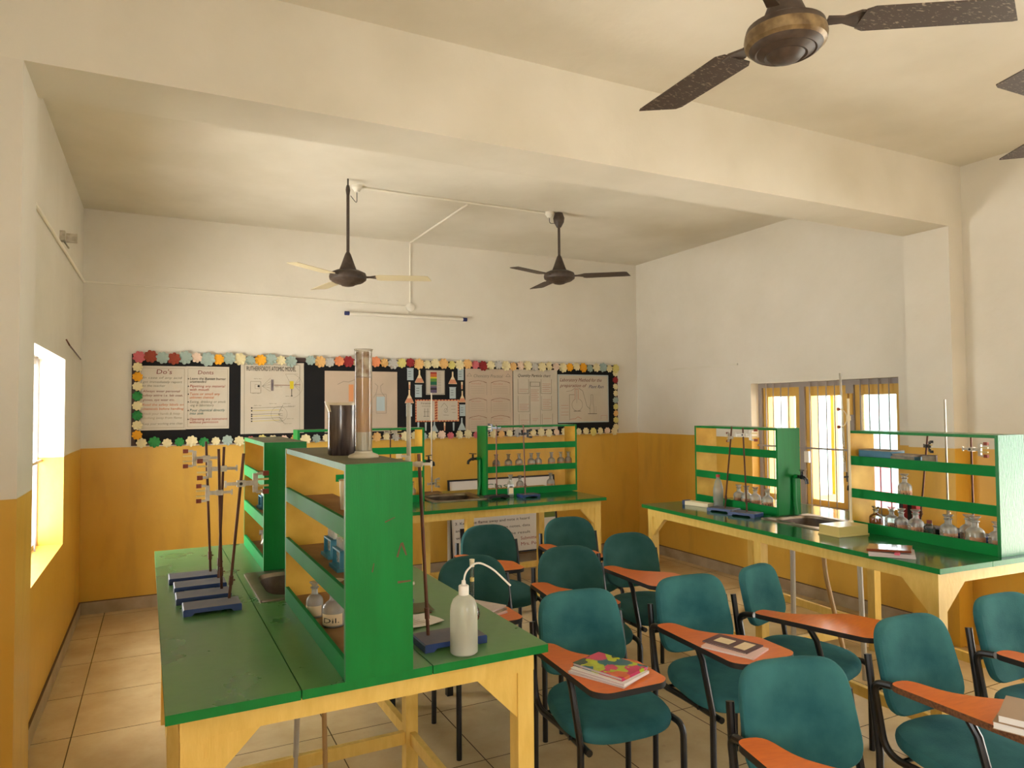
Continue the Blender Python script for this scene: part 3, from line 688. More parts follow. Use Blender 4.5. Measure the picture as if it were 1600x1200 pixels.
# four on bench A: rods at bench-local (lx, ly)
def on(fr, lx, ly, z=HB): return tuple(frame_pt(fr, lx, ly, z))
stand('blue-based stand nearest the front of the row, its clamp claw pointing right', on(FA, .183, .965), FA[1], (.118, .045, .595), [(.475, .0, 0, 1.05, 'cork')], rodxy=(.066, .042), base=(.205, .12), group=G1)
stand('blue-based stand second from the front of the row, its clamp the lowest one pointing left', on(FA, .165, 1.150), FA[1], (.058, .035, .607), [(.425, PI, 0, .88, 'cork')], rodxy=(.072, .030), base=(.205, .12), group=G1)
stand('blue-based stand third from the front of the row, its clamp pointing left at mid height', on(FA, .165, 1.345), FA[1], (.098, .05, .605), [(.508, PI, 0, 1.05, 'cork')], rodxy=(.078, .045), base=(.205, .12), group=G1)
stand('blue-based stand farthest back in the row, its clamp the highest and leftmost', on(FA, .150, 1.525), FA[1], (.050, .03, .625), [(.548, PI, 0, .98, 'cork')], rodxy=(.072, .02), base=(.205, .12), group=G1)
se = stand('blue-based stand right of the near rack, clamping a glass burette', on(FA, .842, .170), FA[1], (-.093, .028, .62), [(.587, PI-.55, 0, .75, 'cream_plastic')], rodxy=(-.063, .026), base=(.215, .13))
sc1 = stand('blue-based stand on the right bench beside the water bottle, rod leaning', on(FC, .315, 1.885), FC[1]-PI/2+.35, (.06, .03, .62), [(.54, 2.4, 0, .85, 'cork')], rodxy=(.01, .0), base=(.20, .13))
sc2 = stand('blue-based stand on the right bench nearer the sink, rod upright', on(FC, .315, 1.655), FC[1]-PI/2+.35, (-.02, .02, .615), [(.565, .1, .11, 1.0, 'cork')], rodxy=(.0, .02), base=(.20, .13))
sc3 = stand('stand with a leaning dark rod behind the right rack, above the amber bottle side', on(FC, .90, .74), FC[1]-PI/2, (.04, .0, .60), [(.515, -.6, .07, .85, 'black_matte')], rodxy=(-.03, .0), base=(.2, .12))
sc4 = stand('stand with an upright dark rod and white claw behind the right rack', on(FC, .90, .435), FC[1]-PI/2, (.0, .0, .60), [(.51, -.1, .095, 1.0, 'cork')], rodxy=(0, 0), base=(.2, .12))
stand('tall pale steel rod stand rising above the right rack', on(FC, .92, .60), FC[1]-PI/2, (0, 0, .80), [], rodxy=(0, 0), base=(.07, .16), rod='steel_rod', top_m='black_matte', base_m='black_matte')
sb1 = stand('dark stand on the back bench against the rack beside the tap', (2.585, 5.435, HB), 0, (.0, 0, .625), [(.60, PI/2+.6, .04, .8, 'black_matte')], rodxy=(0, 0), base=(.19, .11), top_m='black_matte', base_m='black_matte')
sb2 = stand('blue-based stand on the back bench in front of the row of bottles', (2.86, 5.375, HB), 0, (-.045, 0, .625), [(.545, .2, .06, .9, 'black_matte')], rodxy=(-.03, 0), base=(.17, .12))
sb3 = stand('stand behind the hidden rack on the back bench, clamp above its top shelf', (1.806, 5.95, HB), 0, (.0, 0, .60), [(.565, .05, .10, 1.0, 'cork')], rodxy=(0, 0), base=(.2, .12))
sb4 = stand('tall steel rod stand by the back bench sink with a wing clamp at its foot', (2.18, 5.93, HB), 0, (-.0, 0, .91), [(.10, .5, .08, 1.0, 'clamp')], rodxy=(0, 0), base=(.16, .12), rod='steel_rod', top_m='dust_shelf', base_m='dust_shelf')
stand('thin dark rod stand behind the right rack beside its end panel', on(FC, .93, .31), FC[1]-PI/2, (.0, 0, .23), [], rodxy=(0, 0), base=(.045, .12))

# ---------------------------------------------------------------- bottles and glassware
def bottle_mesh(t, r, h, liq, lev, text=None, glassm='glass', labelm='label', face=None, seg=24):
    bh = h*.62
    bm = bm_(); lathe(bm, [(0, .0), (r*.92, .0), (r, r*.1), (r, bh*.72), (r*.93, bh*.86), (r*.7, bh*.97), (r*.42, bh*1.05), (r*.36, bh*1.12), (r*.36, bh*1.30), (r*.5, bh*1.34), (r*.5, bh*1.38), (r*.3, bh*1.385)], seg, cap=False)
    mk('bottle_body', bm, glassm, t)
    bm = bm_(); lathe(bm, [(0, bh*1.2), (r*.26, bh*1.2), (r*.3, bh*1.39), (r*.34, bh*1.46), (r*.62, h*.985), (r*.62, h), (0, h)], seg, cap=False); mk('stopper', bm, glassm, t)
    if liq:
        bm = bm_(); lathe(bm, [(0, .004), (r*.9, .004), (r*.93, r*.12), (r*.93, bh*lev), (0, bh*lev)], seg, cap=False); mk('contents', bm, liq, t)
    a0 = face if face is not None else -PI/2-.45
    bm = bm_(); n = 12; R = r*1.012; zz0, zz1 = bh*.10, bh*(.34 if liq == 'amber' else .56); va = []
    for i in range(n+1):
        a = a0-1.15+2.3*i/n; va.append((bm.verts.new((R*math.cos(a), R*math.sin(a), zz0)), bm.verts.new((R*math.cos(a), R*math.sin(a), zz1))))
    for p, q in zip(va, va[1:]): bm.faces.new((p[0], q[0], q[1], p[1]))
    if text:
        def place(u, v):
            a = a0-.75+u/R; return (R*1.01*math.cos(a), R*1.01*math.sin(a), zz0+(zz1-zz0)*.25+v)
        write(bm, text, place, R*1.5, (zz1-zz0)*.45, 1)
    mk('label', bm, [labelm, 'ink'], t)
def bottle(label, loc, r, h, liq=None, lev=.5, text=None, group=None, name='reagent_bottle', **k):
    t = thing(name, label, 'bottle', loc, 0, group); bottle_mesh(t, r, h, liq, lev, text, **k); return t
zs = HB+.0195; z2 = HB+.205+.0155; z3 = HB+.405+.0155
GB = 'reagent bottles on the middle shelf of the back rack'
labs = ['reagent bottle at the left end of the back rack row, dark brown contents', 'second reagent bottle from the left in the back rack row', 'third reagent bottle from the left in the back rack row',
        'fourth reagent bottle of the back rack row, close beside the fifth', 'fifth reagent bottle of the back rack row, touching the fourth', 'reagent bottle sixth from the left in the back rack row, after a gap',
        'second reagent bottle from the right end of the back rack row', 'reagent bottle at the right end of the back rack row, white powder inside']
for i, (x, lab) in enumerate(zip((2.69, 2.815, 2.922, 3.045, 3.12, 3.262, 3.365, 3.442), labs)):
    bottle(lab, (x, 5.665+random.uniform(-.01, .01), z2), .034, .135, ['brown_liquid', 'brown_liquid', 'brown_liquid', 'grey_liquid', 'brown_liquid', 'brown_liquid', 'grey_liquid', 'frost'][i], [.8, .5, .5, .5, .5, .5, .4, .4][i], group=GB)
bottle('brown-filled reagent bottle on the lowest shelf of the back rack behind the tall jar', (2.925, 5.66, zs), .034, .14, 'brown_liquid', .7)
bottle('white-frosted reagent bottle alone at the right of the lowest back rack shelf', (3.245, 5.66, zs), .036, .145, 'frost', .75)
jr = thing('square_jar', 'tall square labelled glass jar standing before the back rack', 'jar', (2.725, 5.45, HB+.001))
bm = bm_(); lathe(bm, [(0, 0), (.031, 0), (.034, .006), (.034, .115), (.024, .135), (.016, .142), (.016, .158), (.02, .16)], 4, cap=False); bmesh.ops.rotate(bm, verts=bm.verts, matrix=Matrix.Rotation(PI/4-.3, 3, 'Z')); mk('jar_body', bm, 'glass', jr, angle=20)
bm = bm_(); lathe(bm, [(0, .15), (.012, .15), (.016, .172), (.024, .19), (0, .192)], 16, cap=False); mk('stopper', bm, 'glass_dirty', jr)
bm = bm_(); box(bm, -.018, .018, -.0285, -.0275, .03, .08); box(bm, -.012, .012, -.0295, -.0288, .085, .095, 1); bmesh.ops.rotate(bm, verts=bm.verts, matrix=Matrix.Rotation(-.3, 3, 'Z')); mk('label', bm, ['label_cream', 'ink'], jr, smooth=False)
# left rack on the back bench (glimpsed)
for x, lab in ((1.70, 'reagent bottle behind the cylinder on the middle shelf of the hidden rack'), (1.80, 'second reagent bottle on the middle shelf of the hidden rack')):
    bottle(lab, (x, 5.64, z2), .034, .135, 'brown_liquid', .5)
bottle('labelled reagent bottle on the lowest shelf of the hidden rack', (1.895, 5.64, zs), .036, .14, 'brown_liquid', .6)
# near rack, right bench
for (ly, lx, r, h, lq, lv, tx, lab) in (
    (.843, .61, .038, .13, 'amber', .75, None, 'glass bottle of amber orange liquid at the left end of the right rack'),
    (.742, .62, .038, .14, None, .4, 'NaOH', 'clear round reagent bottle second from the amber one'),
    (.662, .60, .038, .14, 'brown_liquid', .7, None, 'brown-filled reagent bottle third from the amber one'),
    (.570, .60, .042, .145, 'grey_liquid', .5, 'HNO3', 'wide reagent bottle with a brown label right of the brown-filled one'),
    (.420, .655, .036, .13, 'frost', .6, None, 'cloudy reagent bottle half hidden behind its round neighbour'),
    (.350, .565, .043, .15, 'grey_liquid', .35, 'HCl', 'round reagent bottle with a pale label at the middle of the lowest right shelf'),
    (.300, .655, .042, .15, 'brown_liquid', .6, None, 'reagent bottle with dark brown liquid behind a frosted bottle'),
    (.205, .565, .046, .16, 'frost', .8, None, 'large frosted white reagent bottle near the right end panel'),
    (.120, .61, .040, .14, 'grey_liquid', .7, None, 'speckled reagent bottle against the right end panel')):
    bottle(lab, on(FC, lx, ly, zs), r, h, lq, lv, tx, glassm='glass_clear' if lq == 'amber' else 'glass')
sm = thing('small_jar', 'small capped clear jar among the bottles of the right rack', 'jar', on(FC, .60, .487, zs))
bm = bm_(); lathe(bm, [(0, 0), (.028, 0), (.03, .005), (.03, .06), (.016, .072), (.014, .08)], 18, cap=False); mk('jar_body', bm, 'glass_clear', sm)
bm = bm_(); lathe(bm, [(0, .078), (.014, .078), (.014, .096), (0, .096)], 14, cap=False); mk('lid', bm, 'cork', sm)
bottle('reagent bottle labelled HCl alone on the middle shelf of the right rack', on(FC, .60, .635, z2), .038, .145, None, .5, 'HCl')
# far rack, right bench
for i, (ly, lq, lab) in enumerate(((2.05, 'brown_liquid', 'reagent bottle just right of the water bottle on the right bench'), (1.965, 'grey_liquid', 'second reagent bottle right of the water bottle'),
                             (1.87, 'brown_liquid', 'reagent bottle behind the upright stand rod'), (1.745, 'frost', 'frosted reagent bottle alone in the lit window gap of the far right rack'), (1.60, 'grey_liquid', 'reagent bottle touching the end panel of the far right rack'))):
    bottle(lab, on(FC, .60, ly, zs), .040, .145, lq, .5, 'HCl' if i == 3 else None)
# foreground rack
bottle('reagent bottle in shadow behind the Dil labelled one', on(FA, .50, .615, zs), .030, .125, 'brown_liquid', .5, labelm='label_cream')
bottle('reagent bottle with a cream Dil. label on the lowest shelf of the near rack', on(FA, .535, .475, zs), .037, .135, 'brown_liquid', .35, 'Dil.', labelm='label_cream')
def ttrack(label, loc, rz, m='tt_blue'):
    t = thing('test_tube_rack', label, 'rack', loc, rz)
    bm = bm_(); box(bm, -.06, .06, -.03, .03, 0, .012); box(bm, -.055, -.05, -.02, .02, .012, .07); box(bm, .05, .055, -.02, .02, .012, .07); box(bm, -.055, .055, -.02, .02, .064, .07); mk('rack_frame', bm, m, t, smooth=False)
    for i in range(4):
        bm = bm_(); lathe(bm, [(0, .014), (.006, .016), (.008, .025), (.008, .10)], 10, -.04+.027*i, 0, cap=False); mk('test_tube', bm, 'glass', t)
ttrack('blue test tube rack on the middle shelf of the near rack, the farther one', on(FA, .575, .66, z2), FA[1]+PI/2)
ttrack('blue test tube rack on the middle shelf of the near rack, closer to the camera', on(FA, .555, .44, z2), FA[1]+PI/2)
ttrack('blue test tube rack in the far foreground rack behind a clamp claw', on(FA, .54, 2.15, z2), FA[1]+PI/2)
bm = bm_(); lathe(bm, [(0, 0), (.01, .0), (.022, .004), (.026, .008), (.024, .008), (0, .003)], 20, cap=False); tag(mk('watch_glass', bm, 'cream_plastic', loc=on(FA, .49, .255, z2)), 'small pale watch glass on the middle shelf of the near rack', 'dish')
bm = bm_(); lathe(bm, [(0, 0), (.019, 0), (.024, .10), (.027, .102), (.024, .104), (.017, .005), (0, .005)], 20, cap=False); tag(mk('plastic_cup', bm, 'cream_plastic', loc=on(FA, .575, .46, z3)), 'beige plastic cup on the top shelf of the near rack', 'cup')
t = thing('clamp_bundle', 'loose metal clamps lying on the lowest shelf of the far foreground rack', 'clamp', on(FA, .53, 2.12, zs), .4)
bm = bm_()
for i in range(3):
    mx = Matrix.Rotation(.5*i, 4, 'Z') @ Matrix.Rotation(-.9+.2*i, 4, 'Y'); box(bm, 0, .12, -.008, .008, .0, .012, 0, mx); box(bm, .09, .12, -.02, .02, .0, .012, 0, mx)
mk('clamp_metal', bm, 'clamp', t, smooth=False)
# on top of the near rack
ZT = HB+.612
bk = thing('glass_beaker', 'smoke-blackened glass beaker on top of the near green rack', 'beaker', on(FA, .555, .43, ZT), 0)
bm = bm_(); n = 40; rg = []
for r_, z_ in ((0, .0), (.046, .0), (.05, .006), (.05, .15), (.051, .172), (.0535, .181), (.049, .179), (.047, .165), (.047, .012), (0, .008)):
    ring = []
    for i in range(n):
        a = 2*PI*i/n; d = 0
        if z_ > .168: d = .014*math.exp(-((a-(PI+.25))/.22)**2)
        ring.append(bm.verts.new(((r_+d)*math.cos(a), (r_+d)*math.sin(a), z_+(d*.3)))) if r_ > 0 else None
    rg.append(ring if r_ > 0 else [bm.verts.new((0, 0, z_))])
for a, b in zip(rg, rg[1:]):
    for i in range(n):
        j = (i+1) % n
        if len(a) == 1: bm.faces.new((a[0], b[j], b[i]))
        elif len(b) == 1: bm.faces.new((a[i], a[j], b[0]))
        else:
            f = bm.faces.new((a[i], a[j], b[j], b[i]))
bmesh.ops.recalc_face_normals(bm, faces=bm.faces)
for f in bm.faces: f.material_index = 1 if f.calc_center_median().z > .162 else 0
mk('beaker_wall', bm, ['char', 'frost'], bk)
cy = thing('measuring_cylinder', 'tall glass measuring cylinder with rusty brown residue on the near rack', 'measuring cylinder', on(FA, .582, .262, ZT), 0)
bm = bm_(); lathe(bm, [(0, 0), (.049, 0), (.050, .004), (.046, .010), (.030, .016), (.0275, .022), (0, .022)], 28, cap=False); mk('cylinder_foot', bm, 'frost', cy)
bm = bm_(); lathe(bm, [(.026, .02), (.0275, .024), (.0275, .345), (.029, .352), (.031, .354), (.027, .352)], 28, cap=False); mk('cylinder_tube', bm, 'glass_cyl', cy)
bm = bm_(); lathe(bm, [(0, .024), (.0255, .024), (.0255, .083), (0, .083)], 24, cap=False); mk('settled_solids', bm, 'frost', cy)
bm = bm_(); lathe(bm, [(0, .0835), (.0255, .0835), (.0257, .245), (.0255, .26), (0, .262)], 24, cap=False); mk('brown_residue', bm, 'residue', cy)
bm = bm_(); lathe(bm, [(.0262, .2625), (.0262, .345)], 24, cap=False); mk('chalk_film', bm, 'chalk', cy)
# burette held by the near right stand
bu = thing('glass_burette', 'clear vertical glass burette clamped beside the near rack', 'burette', on(FA, .729, .24, 0), 0)
bm = bm_(); lathe(bm, [(.0075, 1.16), (.0075, 1.695), (.009, 1.70), (.0065, 1.70)], 14, cap=False); lathe(bm, [(.002, 1.02), (.003, 1.08), (.006, 1.13), (.0075, 1.16)], 12, cap=False); mk('burette_tube', bm, 'glass_dirty', bu)  # whitened glass puts the tube's bright highlight into its colour
bm = bm_(); tube(bm, [(-.018, 0, 1.10), (.018, 0, 1.10)], .006, 8); mk('stopcock', bm, 'white_plastic', bu)
# wash bottle
wb = thing('wash_bottle', 'milky plastic wash bottle with a bent nozzle on the foreground bench corner', 'bottle', on(FA, .845, .055, HB+.0006), 0)
bm = bm_(); lathe(bm, [(0, 0), (.038, 0), (.0435, .005), (.0435, .13), (.041, .15), (.034, .167), (.022, .178), (.016, .181), (.016, .186), (0, .186)], 36, cap=False); mk('bottle_body', bm, 'wash', wb)
bm = bm_(); lathe(bm, [(0, .003), (.041, .004), (.042, .052), (0, .052)], 32, cap=False); mk('water', bm, 'wash_liquid', wb)
bm = bm_(); lathe(bm, [(.0165, .182), (.0165, .208), (.015, .211), (.0075, .214), (.006, .226), (0, .226)], 24, cap=False); mk('cap', bm, 'white_plastic', wb)
bm = bm_(); tube(bm, fillet([(0, 0, .22), (.006, .0, .252), (.04, -.01, .284), (.085, -.03, .262), (.138, -.055, .205)], .03, 6), .0032, 8); mk('nozzle_tube', bm, 'white_plastic', wb)
bm = bm_(); tube(bm, [(0, 0, .18), (.004, 0, .1), (.012, 0, .01)], .003, 8); mk('dip_tube', bm, 'white_plastic', wb)
# volumetric flask with red liquid
vf = thing('volumetric_flask', 'small long-necked flask with dark red liquid behind the wash bottle', 'flask', on(FA, 1.005, .345, HB), 0)
bm = bm_(); lathe(bm, [(0, 0), (.016, 0), (.024, .008), (.028, .024), (.026, .040), (.016, .058), (.0085, .07), (.0075, .085), (.0075, .205), (.0095, .212), (.0075, .213)], 24, cap=False); mk('flask_body', bm, 'glass_clear', vf)
bm = bm_(); lathe(bm, [(0, .002), (.015, .002), (.0235, .009), (.0265, .022), (0, .022)], 24, cap=False); mk('red_liquid', bm, 'red_liquid', vf)
bm = bm_(); lathe(bm, [(0, .195), (.0082, .195), (.0095, .222), (0, .224)], 14, cap=False); mk('stopper', bm, 'cream_plastic', vf)
bm = bm_(); lathe(bm, [(.0078, .143), (.0078, .157)], 14, cap=False); mk('label_band', bm, 'wood_cream', vf)
# papers, clip
for i, (lx, ly, rz, lab) in enumerate(((.80, .43, .2, 'white written sheet lying on the foreground bench by the stand base'), (.84, .60, -.15, 'pale sheet half under the written sheet on the foreground bench'))):
    bm = bm_(); nx = 8; g = [[bm.verts.new((-.1+.2*a/nx, -.07+.14*b/nx, .0015+i*-.0008+.003*(1+math.sin(a*.9+b*.5+i)))) for b in range(nx+1)] for a in range(nx+1)]
    for a in range(nx):
        for b in range(nx): bm.faces.new((g[a][b], g[a+1][b], g[a+1][b+1], g[a][b+1]))
    for k in range(6): box(bm, -.09, .05-.01*k, -.05+.018*k, -.048+.018*k, .0085, .0087, 1) if i == 0 else None
    o = mk('paper_sheet', bm, ['paper_white' if i == 0 else 'dust_top', 'faint'], loc=on(FA, lx, ly, HB+.0008), rot=(0, 0, rz)); tag(o, lab, 'paper')
bm = bm_(); box(bm, -.02, .02, -.006, .006, 0, .012); tube(bm, [(-.02, 0, .012), (-.04, .005, .02)], .004, 6); tag(mk('binder_clip', bm, 'blue_base', loc=on(FA, .885, .695, HB), rot=(0, 0, -.6), bevel=.002), 'small blue clip lying beyond the papers on the foreground bench', 'clip')

# ---------------------------------------------------------------- right bench small things
t = thing('pet_bottle', 'clear plastic water bottle with a red cap before the far right rack', 'bottle', on(FC, .40, 2.045, HB))
bm = bm_(); lathe(bm, [(0, 0), (.034, 0), (.037, .02), (.035, .045), (.038, .06), (.038, .13), (.036, .15), (.024, .20), (.013, .225), (.013, .235)], 28, cap=False); mk('bottle_body', bm, 'glass', t)
bm = bm_(); lathe(bm, [(0, .004), (.033, .004), (.0355, .02), (.034, .045), (.0365, .06), (.0365, .11), (0, .11)], 24, cap=False); mk('water', bm, 'wash_liquid', t)
bm = bm_(); lathe(bm, [(0, .232), (.0145, .232), (.0145, .252), (0, .253)], 18, cap=False); mk('cap', bm, 'red_cap', t)
t = thing('pale_case', 'long pale box with a dark end by the water bottle', 'box', on(FC, .33, 2.20, HB+.001), FC[1]-1.35)
bm = bm_(); box(bm, -.1, .12, -.035, .035, 0, .03); mk('box_body', bm, 'cream_plastic', t, bevel=.003)
bm = bm_(); box(bm, -.125, -.1, -.036, .036, 0, .034); mk('end_cap', bm, 'blue_base', t, bevel=.003)
# wooden base of the burette stand
t = thing('burette_stand', 'cream wooden box-shaped stand base with a tall white rod near the right sink', 'laboratory stand', on(FC, .337, .84, HB+.001), FC[1])
bm = bm_(); box(bm, -.125, .118, -.078, .078, .0, .008); box(bm, -.12, .113, -.073, .073, .008, .060); mk('stand_base', bm, 'wood_cream', t, bevel=.0015)
bm = bm_(); tube(bm, [(.100, .035, .060), (.100, .035, .81)], .0075, 10); lathe(bm, [(.016, .060), (.014, .068), (.008, .072)], 12, .100, .035); mk('rod', bm, 'cream_plastic', t)
bm = bm_(); pts = []
for i in range(15):
    a = -PI/2+PI*i/14; pts.append((.103, .104-.055*math.cos(a), .690+.055*math.sin(a)))
tube(bm, pts, .0035, 8); lathe(bm, [(.013, .675), (.013, .705)], 8, .100, .035)
for zz in (.745, .635): tube(bm, [(.090, .104, zz), (.100, .104, zz)], .011, 8, 1)
mk('burette_holder', bm, ['cream_plastic', 'cork'], t)
t = thing('white_burette', 'long white burette hanging in the ring holder before the window', 'burette', on(FC, .452, .943, HB))
bm = bm_(); tube(bm, [(0, 0, .97), (.0, -.010, .60), (.0, -.018, .36)], .0072, 12); mk('burette_tube', bm, 'glass_dirty', t)
bm = bm_(); tube(bm, [(0, -.03, .36), (0, -.032, .30)], .004, 8); tube(bm, [(-.02, -.03, .33), (.02, -.03, .33)], .006, 8); mk('stopcock', bm, 'black_metal', t)
def book(label, loc, rz, w, d, h, cover, pages='pages', name='notebook', tilt=0, group=None, bulge=0, cat='notebook'):
    t = thing(name, label, cat, loc, 0, group, rot=(tilt, 0, rz))
    bm = bm_(); box(bm, -w/2+.002, w/2-.002, -d/2+.002, d/2-.003, .001, h-.001); mk('pages', bm, pages, t, smooth=False)
    bm = bm_(); box(bm, -w/2, w/2, -d/2, d/2, h-.0012, h); box(bm, -w/2, w/2, -d/2, d/2, 0, .0012); box(bm, -w/2-.001, -w/2+.001, -d/2, d/2, 0, h); mk('cover', bm, cover, t, smooth=False)
    return t
p = frame_pt(FC, .075, .315, HB)
book('lowest thin notebook of the pile on the near right bench', (p.x, p.y, HB+.001), .65, .155, .21, .008, 'pages', group='pile of notebooks on the right bench')
book('middle notebook of the pile on the near right bench', (p.x+.005, p.y+.003, HB+.0092), .62, .16, .21, .012, 'pages', group='pile of notebooks on the right bench')
book('glossy brown-covered notebook topmost of the pile on the right bench', (p.x, p.y+.008, HB+.027), .55, .155, .20, .012, 'shine_cover', tilt=-.04, group='pile of notebooks on the right bench')
bm = bm_(); box(bm, -.018, .018, -.012, .012, 0, .010); box(bm, .014, .024, -.008, .008, .0, .006); tag(mk('pink_eraser', bm, 'pink_cloth', loc=(p.x-.06, p.y-.075, HB+.0205), rot=(0, 0, .5), bevel=.003), 'small pink eraser wedged between the notebooks on the right bench', 'eraser')
# blue box and papers on the upper shelf of the near right rack
p = frame_pt(FC, .60, .80, z3)
t = thing('blue_box_file', 'dusty blue box on the top shelf of the near right rack', 'box', (p.x, p.y, z3), FC[1]+PI/2)
bm = bm_(); box(bm, -.12, .10, -.065, .055, 0, .072); mk('box_body', bm, 'blue_book', t, bevel=.003)
bm = bm_(); box(bm, -.12, .10, -.065, .055, .0725, .079); mk('dusty_lid', bm, 'dust_paper', t, bevel=.002)
for i, (dx, dy, z, rz, lab) in enumerate(((.0, -.185, 0, .1, 'thin dusty booklet right of the blue box on the rack'), (.0, -.185, .0505, -.1, 'grey booklet lying on the thin one beside the blue box'), (.02, -.31, .0, .5, 'small stained card packet at the right of the rack shelf papers'))):
    q = frame_pt(FC, .60+dx, .80+dy, z3+z); book(lab, tuple(q), FC[1]+PI/2+rz, .15 if i < 2 else .07, .10 if i < 2 else .06, [.05, .012, .062][i], ['blue_book', 'dust_paper', 'board_frame'][i], 'dust_paper', name='booklet', cat='booklet')
t = thing('striped_carton', 'red and black striped carton hanging behind the right rack bottles', 'box', on(FC, .93, .86, HB), FC[1]-PI/2)
bm = bm_()
for i, mi in enumerate((0, 1, 0, 1)): box(bm, -.06+.03*i, -.03+.03*i, -.02, .02, .0, .19, mi)
mk('carton_body', bm, ['black_matte', 'red'], t, smooth=False)

# ---------------------------------------------------------------- things on the chair tablets
def tab(k, x, y, z=.6945):
    c = CH[k]; th = c.rotation_euler.z; return (c.location.x+x*math.cos(th)-y*math.sin(th), c.location.y+x*math.sin(th)+y*math.cos(th), z)
th1 = CH['1'].rotation_euler.z
book('plain grey-edged notebook lowest on the tablet beside the bench corner', tab('1', -.150, -.285), 2.0, .235, .16, .008, 'pages')
book('white notebook with curled cover in the middle of the tablet pile', tab('1', -.140, -.29, .7027), 1.94, .235, .165, .010, 'paper_white', tilt=0)
book('flower-printed notebook topmost on the tablet beside the bench corner', tab('1', -.130, -.275, .7129), 1.90, .225, .16, .011, 'flower_cover')
th2 = CH['2'].rotation_euler.z
book('pale pink notebook under the maroon book on a chair tablet', tab('2', -.165, -.285), 1.95, .22, .15, .008, 'pink_page', 'paper_white')
t = book('maroon patterned book askew on the pink notebook', tab('2', -.15, -.255, .7027), 1.84, .20, .13, .005, 'maroon_cover')
bm = bm_(); box(bm, -.08, -.03, -.045, .045, .0051, .0056); box(bm, .0, .07, -.03, .03, .0051, .0056); mk('cover_panel', bm, 'label_cream', t, smooth=False)
th5 = CH['5'].rotation_euler.z
for i in range(2):
    book(['lower squared-paper notebook on the chipboard-edged tablet', 'kraft-covered notebook on top of the chipboard-edged tablet pile'][i], tab('5', -.17+.01*i, -.335-.005*i, .6945+.0225*i), 1.9+.05*i, .24, .19, .022, 'kraft', 'paper_white')
th9 = CH['9'].rotation_euler.z
for i in range(3):
    book(['lowest magazine on the tablet behind the long-necked flask', 'middle magazine on the tablet behind the long-necked flask', 'topmost magazine on the tablet behind the long-necked flask'][i], tab('9', -.13, -.24+.01*i, .6945+.0082*i), 1.9+.1*i, .23, .16, .008, ['pink_page', 'dust_paper', 'pages'][i], 'paper_white', name='magazine', cat='magazine')

# ---------------------------------------------------------------- notice board
YW = YB
bd = thing('notice_board', 'long black notice board edged with paper flowers on the back wall', 'notice board', (2.3, YW, 1.36))
ox, oz = 2.3, 1.36
bm = bm_(); box(bm, -.20-ox, 4.80-ox, -.022, 0, 1.385-oz, 2.165-oz); mk('board_cloth', bm, 'cloth_black', bd, smooth=False)
bm = bm_()
for q in ((-.21, 4.81, 2.13, 2.168), (-.21, 4.81, 1.382, 1.40), (-.21, -.18, 1.40, 2.13), (4.78, 4.81, 1.40, 2.13)): box(bm, q[0]-ox, q[1]-ox, -.03, -.0225, q[2]-oz, q[3]-oz)
mk('board_frame', bm, 'board_frame', bd, smooth=False)
flower_meshes = {}
def flower(x, z, r, c):
    key = (c, round(random.random()*2))
    if key not in flower_meshes:
        b = bm_(); n = 48; tl = random.uniform(-.25, .25); cen = b.verts.new((0, -.006, 0)); rim = []; mid = []
        for i in range(n):
            a = 2*PI*i/n; rr = .80+.20*abs(math.cos(4*a)); fold = .09*math.sin(a+tl*9)
            rim.append(b.verts.new((rr*math.cos(a), -.10+fold-.08*abs(math.sin(4*a)), rr*math.sin(a)))); mid.append(b.verts.new((.4*math.cos(a), -.04, .4*math.sin(a))))
        for i in range(n):
            j = (i+1) % n; b.faces.new((cen, mid[j], mid[i])); b.faces.new((mid[i], mid[j], rim[j], rim[i]))
        o = mk('paper_flower', b, 'fl_'+c, bd, smooth=False); flower_meshes[key] = o; first = True
    else:
        o = flower_meshes[key].copy(); COL.objects.link(o); o.parent = bd
    o.location = (x-ox, -.034, z-oz); o.scale = (r, r, r); o.rotation_euler = (random.uniform(-.12, .12), random.uniform(0, 1.5), random.uniform(-.12, .12))
top = 'krbrbwbobcbobcb-bpvsdcsspvydpccpycpkdcvcpwcvccwcocobcbcy'
n = len(top)
for i, c in enumerate(top):
    if c == '-': continue
    x = -.155+(4.78+.155)*i/(n-1); flower(x, 2.135+.008*math.sin(i*1.7)+.006*(1-i/n), .052+.006*math.sin(i*2.3)+(.008 if c == 'b' and i < 10 else 0), c)
for i, c in enumerate('cocgcgco'): flower(-.165, 2.055-.083*i, .042, c)
bot = 'cgcgcgcbckycwpcbcvcwcpcvccbcwkcckccpcvwcccwcbccycwc'
n = len(bot)
for i, c in enumerate(bot): flower(-.13+(4.75+.13)*i/(n-1), 1.405+.006*math.sin(i*2.1), .044+.006*math.sin(i*1.9), c)
for i, c in enumerate('cdccbypyc'): flower(4.775, 2.075-.078*i, .038, c)
